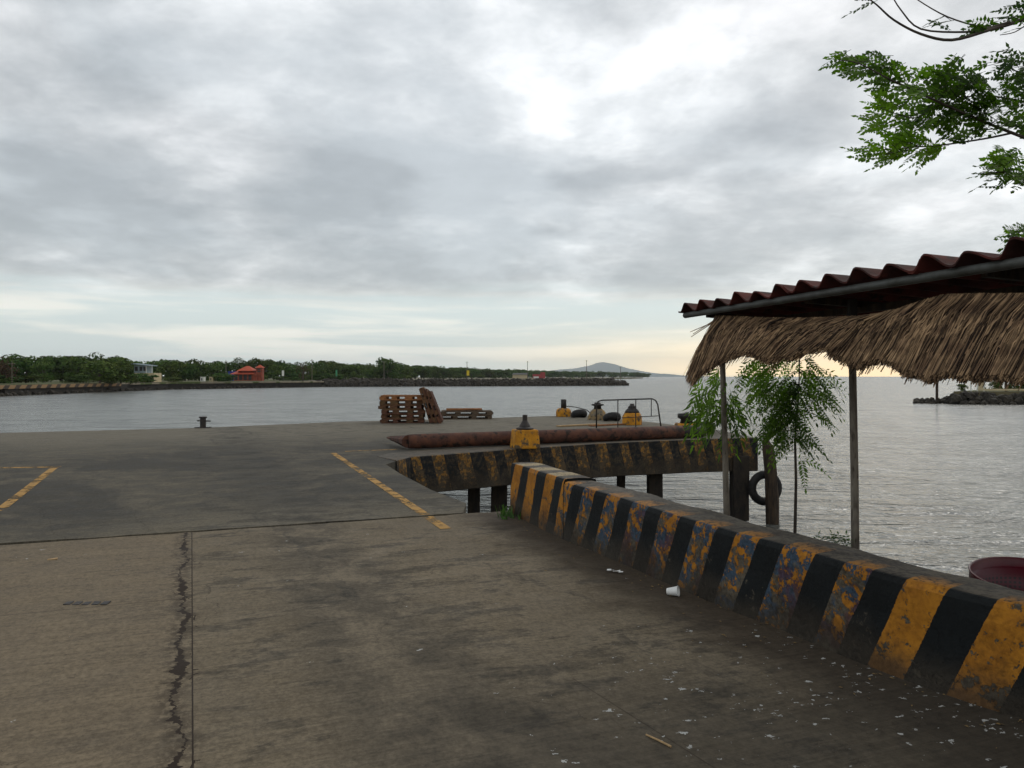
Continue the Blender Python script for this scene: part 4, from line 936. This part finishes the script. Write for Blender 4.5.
# breakwater
def rubble(name, line, wid, zt, n_, rmin, rmax, label, seed, kind='stuff'):
    rd = random.Random(seed); b = MB(); prot = []
    for q in range(6):
        bm = bmesh.new(); bmesh.ops.create_icosphere(bm, subdivisions=1, radius=1)
        for v_ in bm.verts: v_.co *= 1+mnoise.noise(v_.co*1.7+Vector((q*9, 0, 0)))*.7
        prot.append(([v_.co.copy() for v_ in bm.verts], [tuple(w_.index for w_ in f_.verts) for f_ in bm.faces])); bm.free()
    cl_ = [0]
    for i in range(len(line)-1): cl_.append(cl_[-1]+(line[i+1]-line[i]).length)
    for i in range(n_):
        s_ = rd.random()*cl_[-1]
        for k in range(len(line)-1):
            if s_ <= cl_[k+1]: p_ = lerp(line[k], line[k+1], (s_-cl_[k])/(cl_[k+1]-cl_[k])); t_ = (line[k+1]-line[k]).normalized(); break
        nn = Vector((t_.y, -t_.x, 0)); o_ = rd.uniform(-1, 1); zz = lerp(zt, WZ-.2, abs(o_)**1.2)+rd.uniform(-.2, .3); r_ = rd.uniform(rmin, rmax)
        tp_ = min(1, (cl_[-1]-s_)/8+.35); zz = lerp(WZ, zz, tp_)
        c_ = p_+nn*o_*wid+Vector((0, 0, zz)); m3 = Euler((rd.uniform(0, 6), rd.uniform(0, 6), rd.uniform(0, 6))).to_matrix(); vs_, fs_ = rd.choice(prot)
        b.faces([c_+m3 @ (v_*r_) for v_ in vs_], fs_)
    return tag(b.build(name, M['rock']), label, 'rocks', kind=kind)
rubble('breakwater_rocks', [Vector((-70, 290, 0)), Vector((-40, 301, 0)), Vector((0, 314, 0)), Vector((46, 330, 0))], 4.2, -.35, 1500, .6, 1.5, 'dark boulders heaped as a long breakwater across the far water', 41)
rubble('shore_rocks', [front[1]+Vector((1, -8, 0)), front[2], front[3], front[4]], 1.3, -2.0, 500, .3, .8, 'dark stones at the waterline below the seawall', 42)

# crowns for far trees
def crown_mesh(name, seed, w, h, cards, gappy=0, flat=0):
    rd = random.Random(seed); b = MB(); lobes = []
    for k in range(12+gappy*2):
        a_ = rd.uniform(0, 6.28); r_ = rd.uniform(.0, .36)*w; lobes.append((Vector((r_*math.cos(a_), r_*math.sin(a_), h*rd.uniform(.12, .80))), w*rd.uniform(.15, .25), h*rd.uniform(.13, .24)))
    for k in range(cards):
        c_, rr_, rz = rd.choice(lobes); th = rd.uniform(0, 6.28); ph = math.acos(rd.uniform(-.75, 1)); q_ = rd.uniform(.75, 1.08)
        nn = Vector((math.sin(ph)*math.cos(th), math.sin(ph)*math.sin(th), math.cos(ph)))
        p_ = c_+Vector((nn.x*rr_, nn.y*rr_, nn.z*rz))*q_; s_ = rd.uniform(.16, .36)*w/8
        nr = (nn+Vector((rd.uniform(-.7, .7), rd.uniform(-.7, .7), rd.uniform(-.5, .7)))).normalized(); u_ = nr.orthogonal().normalized(); v_ = nr.cross(u_); a_ = rd.uniform(0, 3)
        u2 = u_*math.cos(a_)+v_*math.sin(a_); v2 = -u_*math.sin(a_)+v_*math.cos(a_)
        b.face([p_+u2*s_, p_+v2*s_*.8, p_-u2*s_, p_-v2*s_*.7], None, rd.random()*.9)
    return b
def tree_proto(seed, w, h, cards, label, group, m=None, gappy=0):
    e = empty('shore_tree', (0, 0, 0), label, 'tree', group)
    t = MB(); t.tube([(0, 0, -.2), (.1, 0, h*.3), (0, .1, h*.6)], [.28, .22, .1], 7)
    rd = random.Random(seed)
    for k in range(4): a_ = rd.uniform(0, 6.28); t.tube([(.05, 0, h*.28), (w*.15*math.cos(a_), w*.15*math.sin(a_), h*.45), (w*.27*math.cos(a_), w*.27*math.sin(a_), h*.62)], [.14, .09, .04], 5)
    t.build('trunk', M['bark'], e); c_ = crown_mesh('crown', seed, w, h, cards, gappy); c_.build('crown', m or M['far1'], e, fix=False)
    return e
gA = 'trees in the green belt along the far shore'
protos = [tree_proto(100+i, 9.5+(i % 3)*1.2, 7.0+(i % 4)*.6, 1500, 'green leafy tree in the dense belt along the far shore', gA) for i in range(6)]
used = [False]*6
rd = random.Random(77)
def skyline(px): return interp([-80, 0, 20, 60, 105, 122, 135, 165, 180, 205, 225, 262, 290, 330, 360, 400, 430, 470, 500, 540, 590, 640, 655], [352, 353, 355, 354, 354, 359, 360, 359, 357, 361, 360, 358, 362, 361, 364, 363, 366, 367, 369, 370, 371, 372, 375], px)
HOOD = [(108, 'behind the yellow striped kerb on the far left'), (232, 'between the pale blue house and the red pavilion'), (310, 'just right of the red pavilion'), (376, 'left of the tall umbrella-crowned tree'), (462, 'between the umbrella-crowned tree and the yellow panel'), (530, 'between the yellow panel and the red building'), (700, 'right of the red building, before the blue mountain')]
def hood(px, row):
    w_ = [h_[1] for h_ in HOOD if px < h_[0]][0]
    return (f"{'nearer' if row == 0 else 'farther'} green leafy shore tree {w_}", f"{'nearer' if row == 0 else 'farther'} trees {w_}")
def place_tree(px, d, top, k=None, label=None, group=None, ws=1):
    k = rd.randrange(6) if k is None else k
    if used[k]: o_ = copy_tree(protos[k])
    else: o_ = protos[k]; used[k] = True
    X = (px-512)/F*d; H = (376.5-top)/F*d+CH-LZ
    hh = protos[k].get('hh'); base_h = 7.0+(k % 4)*.6
    sc = H/(base_h*.95); o_.location = (X, d, LZ); o_.scale = (min(max(sc, .7), 1.6)*ws, min(max(sc, .7), 1.6)*ws, sc); o_.rotation_euler = (0, 0, rd.uniform(0, 6.28))
    if label: o_['label'] = label; o_['group'] = group or gA
    if label and not group: 
        del o_['group']
    return o_
px = -70; cnt = 0
while px < 650:
    d = shore_d(px); w_ = 9*F/d
    for row, (dm, dt) in enumerate(((1.0, rd.uniform(2, 8)), (1.18, rd.uniform(-1.2, 3.0)))):
        dd = d*dm*rd.uniform(.97, 1.04); k_ = (376.5-skyline(px))/22
        if 226 < px < 272 and row == 0: continue
        if 128 < px < 160 and row == 0: continue
        place_tree(px+rd.uniform(-2, 2), dd, skyline(px)+dt*k_*rd.uniform(.6, 1.2), label=hood(px, row)[0], group=hood(px, row)[1], ws=1.0 if px < 450 else 1.25); cnt += 1
    px += max(5.5, w_*.52)
# named ones
place_tree(388, 430, 357, 2, 'tall dark umbrella-crowned tree rising above the far shore belt', None, .8)
place_tree(100, 190, 360, 0, 'broad dark green tree at the waterside behind the striped kerb', None, 1.25)
place_tree(121, 196, 364, 4, 'dark rounded tree at the waterside left of the pale blue house', None, 1.1)
place_tree(408, 420, 367, 1, 'lone bright green bush-like tree on the shore right of the tall umbrella-crowned tree', None, 1.0)
dt = tree_proto(131, 7, 8, 900, 'dry reddish brown tree at the far left edge of the shore', None, M['fard'], 2); dt.location = (P(4, 376, 182).x, 182, LZ); dt.scale = (.9, .9, .8)
if 'group' in dt: del dt['group']
dt2 = tree_proto(132, 5, 6, 350, 'thin brownish half-bare tree right of the red-roofed pavilion', None, M['fard'], 3); dt2.location = (P(303, 376, 300).x, 300, LZ); dt2.scale = (1.2, 1.2, 1.3)
# shrubs under the trees
for i in range(30):
    px = rd.uniform(-20, 235) if i < 16 else rd.uniform(270, 350); d = shore_d(px)*.9; 
    place_tree(px, d, 376.5-rd.uniform(-1, 4), label='low green shrub at the foot of the trees '+('left of the red pavilion' if px < 235 else 'right of the red pavilion'), group='shrubs '+('left' if px < 235 else 'right')+' of the red pavilion')

# pale blue house
d = 232; X = (146-512)/F*d; hs = empty('shore_house', (X, d, LZ), 'pale blue two-storey house with cream lower wall among the trees on the left shore', 'house')
b = MB(); b.box((X+.6, d, LZ+1.3), (5.6, 5, 2.6)); b.build('lower_wall', M['cream'], hs)
b = MB(); b.box((X-.9, d+.4, LZ+3.7), (3.4, 4.4, 2.2)); b.build('upper_wall', M['bluewall'], hs)
b = MB(); b.box((X-.6, d+.2, LZ+5.0), (5.4, 5.4, .25), Matrix.Rotation(R(6), 3, 'Y')); b.build('roof', M['bluewall'], hs)
for ox in (-1.9, -.6, .5): b = MB(); b.box((X-.0+ox, d-1.83, LZ+3.8), (.8, .1, 1.2)); b.build('window', M['darkwin'], hs)
for ox in (1.3, 3.0): b = MB(); b.tube([(X+ox-.2, d-2.3, LZ+2.6), (X+ox-.2, d-2.3, LZ+4.8)], .08, 6); b.build('post', M['white'], hs)
# red pavilion
d = 296; X = (247-512)/F*d; k_ = d/F; pv = empty('red_pavilion', (X, d, LZ), 'orange-red tiered-roof pavilion with a small side tower on the far shore', 'pavilion')
def hip(c_, w, l, z0, z1, tw, name='roof', ov=0):
    b = MB(); x_, y_ = c_; b.faces([(x_-w/2, y_-l/2, z0), (x_+w/2, y_-l/2, z0), (x_+w/2, y_+l/2, z0), (x_-w/2, y_+l/2, z0), (x_-tw/2, y_, z1), (x_+tw/2, y_, z1)], [(0, 1, 5, 4), (1, 2, 5), (2, 3, 4, 5), (3, 0, 4), (3, 2, 1, 0)])
    b.build(name, M['redroof'], pv)
zt = lambda y_: CH+(376.5-y_)*k_
b = MB(); b.box((X+.3, d, (LZ+zt(374))/2), (8.2, 6, zt(374)-LZ)); b.build('wall', M['redwall'], pv)
for ox in (-3, -1.3, .4, 2.1): b = MB(); b.box((X+ox, d-3.03, LZ+1.3), (1.1, .12, 1.9)); b.build('opening', M['darkwin'], pv)
hip((X-.6, d), 22.5*k_*1.05, 8.5, zt(374.2), zt(371), 5.5); b = MB(); b.box((X, d, zt(371.2)), (5.2, 4, zt(370.4)-zt(372))); b.build('wall', M['redwall'], pv)
hip((X+.3, d), 17*k_, 6.4, zt(370.9), zt(366), 1.0)
b = MB(); tx = (260.5-512)/F*d; b.box((tx, d-.5, (LZ+zt(367.5))/2), (6*k_, 2.4, zt(367.5)-LZ)); b.build('tower', M['redwall'], pv); hip((tx, d-.5), 8*k_, 3.2, zt(367.8), zt(364.8), .2)
for y_ in (371.5, 369.3): b = MB(); b.box((tx, d-1.74, zt(y_)), (1.2, .1, .5)); b.build('opening', M['darkwin'], pv)
# far grey-roofed and red buildings
d = 700; k_ = d/F
X = (520-512)/F*d; g_ = empty('shore_house', (X, d, LZ), 'long low grey-roofed house on the far shore left of the red building', 'house')
b = MB(); b.box((X, d, LZ+1.6), (13, 6, 3.2)); b.build('wall', M['cream'], g_)
b = MB(); b.faces([(X-7, d-4, LZ+3.2), (X+7, d-4, LZ+3.2), (X+7, d+4, LZ+3.2), (X-7, d+4, LZ+3.2), (X-6, d, LZ+4.6), (X+6, d, LZ+4.6)], [(0, 1, 5, 4), (1, 2, 5), (2, 3, 4, 5), (3, 0, 4), (3, 2, 1, 0)]); b.build('roof', M['steel'], g_)
X = (539-512)/F*d; g_ = empty('shore_house', (X, d, LZ), 'bright red building with pale base on the far shore', 'house')
b = MB(); b.box((X-2, d, LZ+1.8), (7, 5, 3.6)); b.build('wall', M['pinkred'], g_); b = MB(); b.box((X+3.3, d, LZ+2.7), (4, 5, 5.4)); b.build('tower', M['pinkred'], g_)
b = MB(); b.box((X-2.6, d-2.6, LZ+.9), (4.6, .2, 1.4)); b.build('shopfront', M['white'], g_); b = MB(); b.box((X, d, LZ+5.6), (11.5, 6, .25)); b.build('roof', M['pinkred'], g_) if False else None
for (px, w_, h_, y_, d, m_, lab) in ((468, 2.6, 5, 370.5, 380, 'yellowflat', 'tall yellow advertising panel on the breakwater shore'), (203, 3.6, 3, 377.2, 262, 'white', 'small white cabin on the shore, left of two'), (212, 3.6, 3, 377.2, 265, 'cream', 'small cream cabin on the shore, right of two'),
                                    (232, 5.5, 4.4, 371.5, 300, 'blueflat', 'dark blue box kiosk left of the red pavilion'), (283, 2.1, 5.5, 370.5, 292, 'white', 'narrow white banner board right of the red pavilion'), (336.5, 1.6, 6.2, 370, 330, 'greenflat', 'narrow green panel on a post on the shore')):
    X = (px-512)/F*d; w2 = w_*d/F; zt_ = CH+(376.5-y_)*d/F; h2 = h_*d/F; e = empty('shore_cabin' if 'cabin' in lab or 'kiosk' in lab else 'sign_board', (X, d, LZ), lab, 'cabin' if 'cabin' in lab or 'kiosk' in lab else 'sign')
    if 'cabin' in lab or 'kiosk' in lab:
        b = MB(); b.box((X, d, (LZ+zt_)/2), (w2, w2*1.2, zt_-LZ)); b.build('wall', M[m_], e); b = MB(); b.box((X, d, zt_+.05), (w2*1.15, w2*1.4, .12)); b.build('roof', M[m_], e)
        b = MB(); b.box((X-.1, d-w2*.61, LZ+(zt_-LZ)*.5), (w2*.3, .04, (zt_-LZ)*.6)); b.build('door', M['darkwin'], e)
    else:
        b = MB(); b.box((X, d, zt_-h2/2), (w2, .15, h2)); b.build('panel', M[m_], e); b = MB(); b.tube([(X, d+.15, LZ-.3), (X, d+.15, zt_-.2)], .1, 6); b.build('post', M['steel'], e)
for (px, y_, d, lab) in ((12, 361, 175, 'utility pole on the far left shore before the dry tree'), (226, 360, 270, 'thin utility pole left of the red pavilion'), (312, 359, 305, 'utility pole at the root of the breakwater'), (384, 361, 400, 'utility pole before the tall umbrella-crowned tree'), (467, 361.5, 520, 'thin mast above the yellow panel'), (527.5, 361, 520, 'mast left of the red building'), (586.5, 360, 520, 'tall mast in front of the blue mountain'), (620.5, 367, 620, 'short mast near the end of the far shore')):
    X = (px-512)/F*d; zt_ = CH+(376.5-y_)*d/F; e = empty('utility_pole', (X, d, LZ), lab, 'pole', 'poles along the far shore'); rr_ = .00040*d
    b = MB(); b.tube([(X, d, WZ-.5), (X, d, zt_)], [rr_*1.2, rr_*.8], 6); b.build('shaft', M['polewood'], e); b = MB(); b.box((X, d, zt_-.6), (max(1.4, d*.004), .15, .14)); b.build('crossarm', M['polewood'], e)

# right spit
sp = [Vector((56.5, 111, 0)), Vector((59, 108, 0)), Vector((66, 106.5, 0)), Vector((90, 103, 0)), Vector((140, 96, 0))]
rubble('spit_rocks', sp[1:], 2.2, -1.0, 750, .3, .7, 'dark rocks edging the grassy spit at the right', 43)
rubble('spit_rocks', [Vector((66, 106.5, 0)), Vector((60, 108.5, 0)), Vector((56, 111, 0))], 1.2, -1.3, 120, .25, .5, 'dark rocks tapering into the water at the tip of the right spit', 44)
o = slab('spit_terrain', [Vector((61, 110.5, 0)), Vector((66, 108.5, 0)), Vector((90, 105, 0)), Vector((140, 98, 0)), Vector((160, 180, 0)), Vector((95, 150, 0))], -.45, 2.5, M['grass']); tag(o, kind='structure')
ks = empty('white_kiosk', (66, 112, -.45), 'white framed open kiosk on the grassy spit at the right', 'kiosk')
X = (977.5-512)/F*112
for ox in (-.9, 0, .9):
    b = MB(); b.box((X+ox, 112, .55), (.14, .14, 2.0)); b.build('post', M['white'], ks)
b = MB(); b.box((X, 112, 1.5), (2.2, 1.4, .16)); b.build('roof', M['white'], ks); b = MB(); b.box((X+.45, 112.02, .3), (.8, .05, 1.2)); b.build('panel', M['cream'], ks)
for px_, lab in ((937, 'dark post at the tip of the right spit'), (1006, 'dark post on the right spit right of the kiosk')):
    X = (px_-512)/F*110; b = MB(); b.tube([(X, 110, -3), (X, 110, 2.6)], .18, 7); tag(b.build('wooden_post', M['timber']), lab, 'post')
b = MB(); b.box(((1005-512)/F*110, 109, -.2), (8, .2, .25), Matrix.Rotation(R(-8), 3, 'Z')); tag(b.build('low_wall', M['cream']), 'low pale kerb wall across the grass of the right spit', 'low wall')
for i in range(9):
    px_ = 962+i*16+rd.uniform(-4, 4); q_ = place_tree(px_, 114+rd.uniform(-1, 3), 380 if i < 3 else 376-rd.uniform(0, 8), label='small green bush on the grassy spit at the right', group='bushes on the right spit'); h_ = rd.uniform(.14, .24) if i < 4 else rd.uniform(.3, .6); q_.scale = (h_, h_, h_); q_.location.z = -.5

# distant mountains
def ridge(name, d, prof, depth, seed):
    b = MB(); n_ = 90; m_ = 10; x0, x1 = prof[0][0], prof[-1][0]; pts = []
    for i in range(n_+1):
        px_ = lerp(x0, x1, i/n_); top = max(0, (376.2-interp([q[0] for q in prof], [q[1] for q in prof], px_))/F*d)
        for j in range(m_+1):
            s_ = j/m_; sh_ = math.sin(math.pi*s_)**1.1; X = (px_-512)/F*d; Y = d+(s_-.5)*depth
            pts.append(Vector((X, Y, WZ-5+(top+6)*sh_*(1+.08*mnoise.noise(Vector((X*.002, Y*.002, seed)))))))
    b.faces(pts, [(i*(m_+1)+j, (i+1)*(m_+1)+j, (i+1)*(m_+1)+j+1, i*(m_+1)+j+1) for i in range(n_) for j in range(m_)])
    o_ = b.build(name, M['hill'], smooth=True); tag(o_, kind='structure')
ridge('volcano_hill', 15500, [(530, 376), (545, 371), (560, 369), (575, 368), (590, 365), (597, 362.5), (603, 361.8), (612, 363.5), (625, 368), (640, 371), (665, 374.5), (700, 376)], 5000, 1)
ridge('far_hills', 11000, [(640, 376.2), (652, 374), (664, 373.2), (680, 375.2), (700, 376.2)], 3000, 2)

# ------------------------------------------------------------------ haze
b = MB(); b.faces([(x_, y_, z_) for z_ in (-40, 420) for x_, y_ in ((-9000, -600), (12000, -600), (12000, 18500), (-9000, 18500))], [(3, 2, 1, 0), (4, 5, 6, 7), (0, 1, 5, 4), (1, 2, 6, 5), (2, 3, 7, 6), (3, 0, 4, 7)])
hm = bpy.data.materials.new('haze_air'); hm.use_nodes = True; nt = hm.node_tree; nt.nodes.clear()
pv_ = nt.nodes.new('ShaderNodeVolumePrincipled'); pv_.inputs['Color'].default_value = (.95, .98, 1, 1); pv_.inputs['Density'].default_value = 5.5e-5; pv_.inputs['Anisotropy'].default_value = .2
ou = nt.nodes.new('ShaderNodeOutputMaterial'); nt.links.new(pv_.outputs[0], ou.inputs['Volume'])
o = b.build('haze', hm); tag(o, kind='stuff'); o['label'] = 'thin pale humid air over the whole bay'; o['category'] = 'haze'
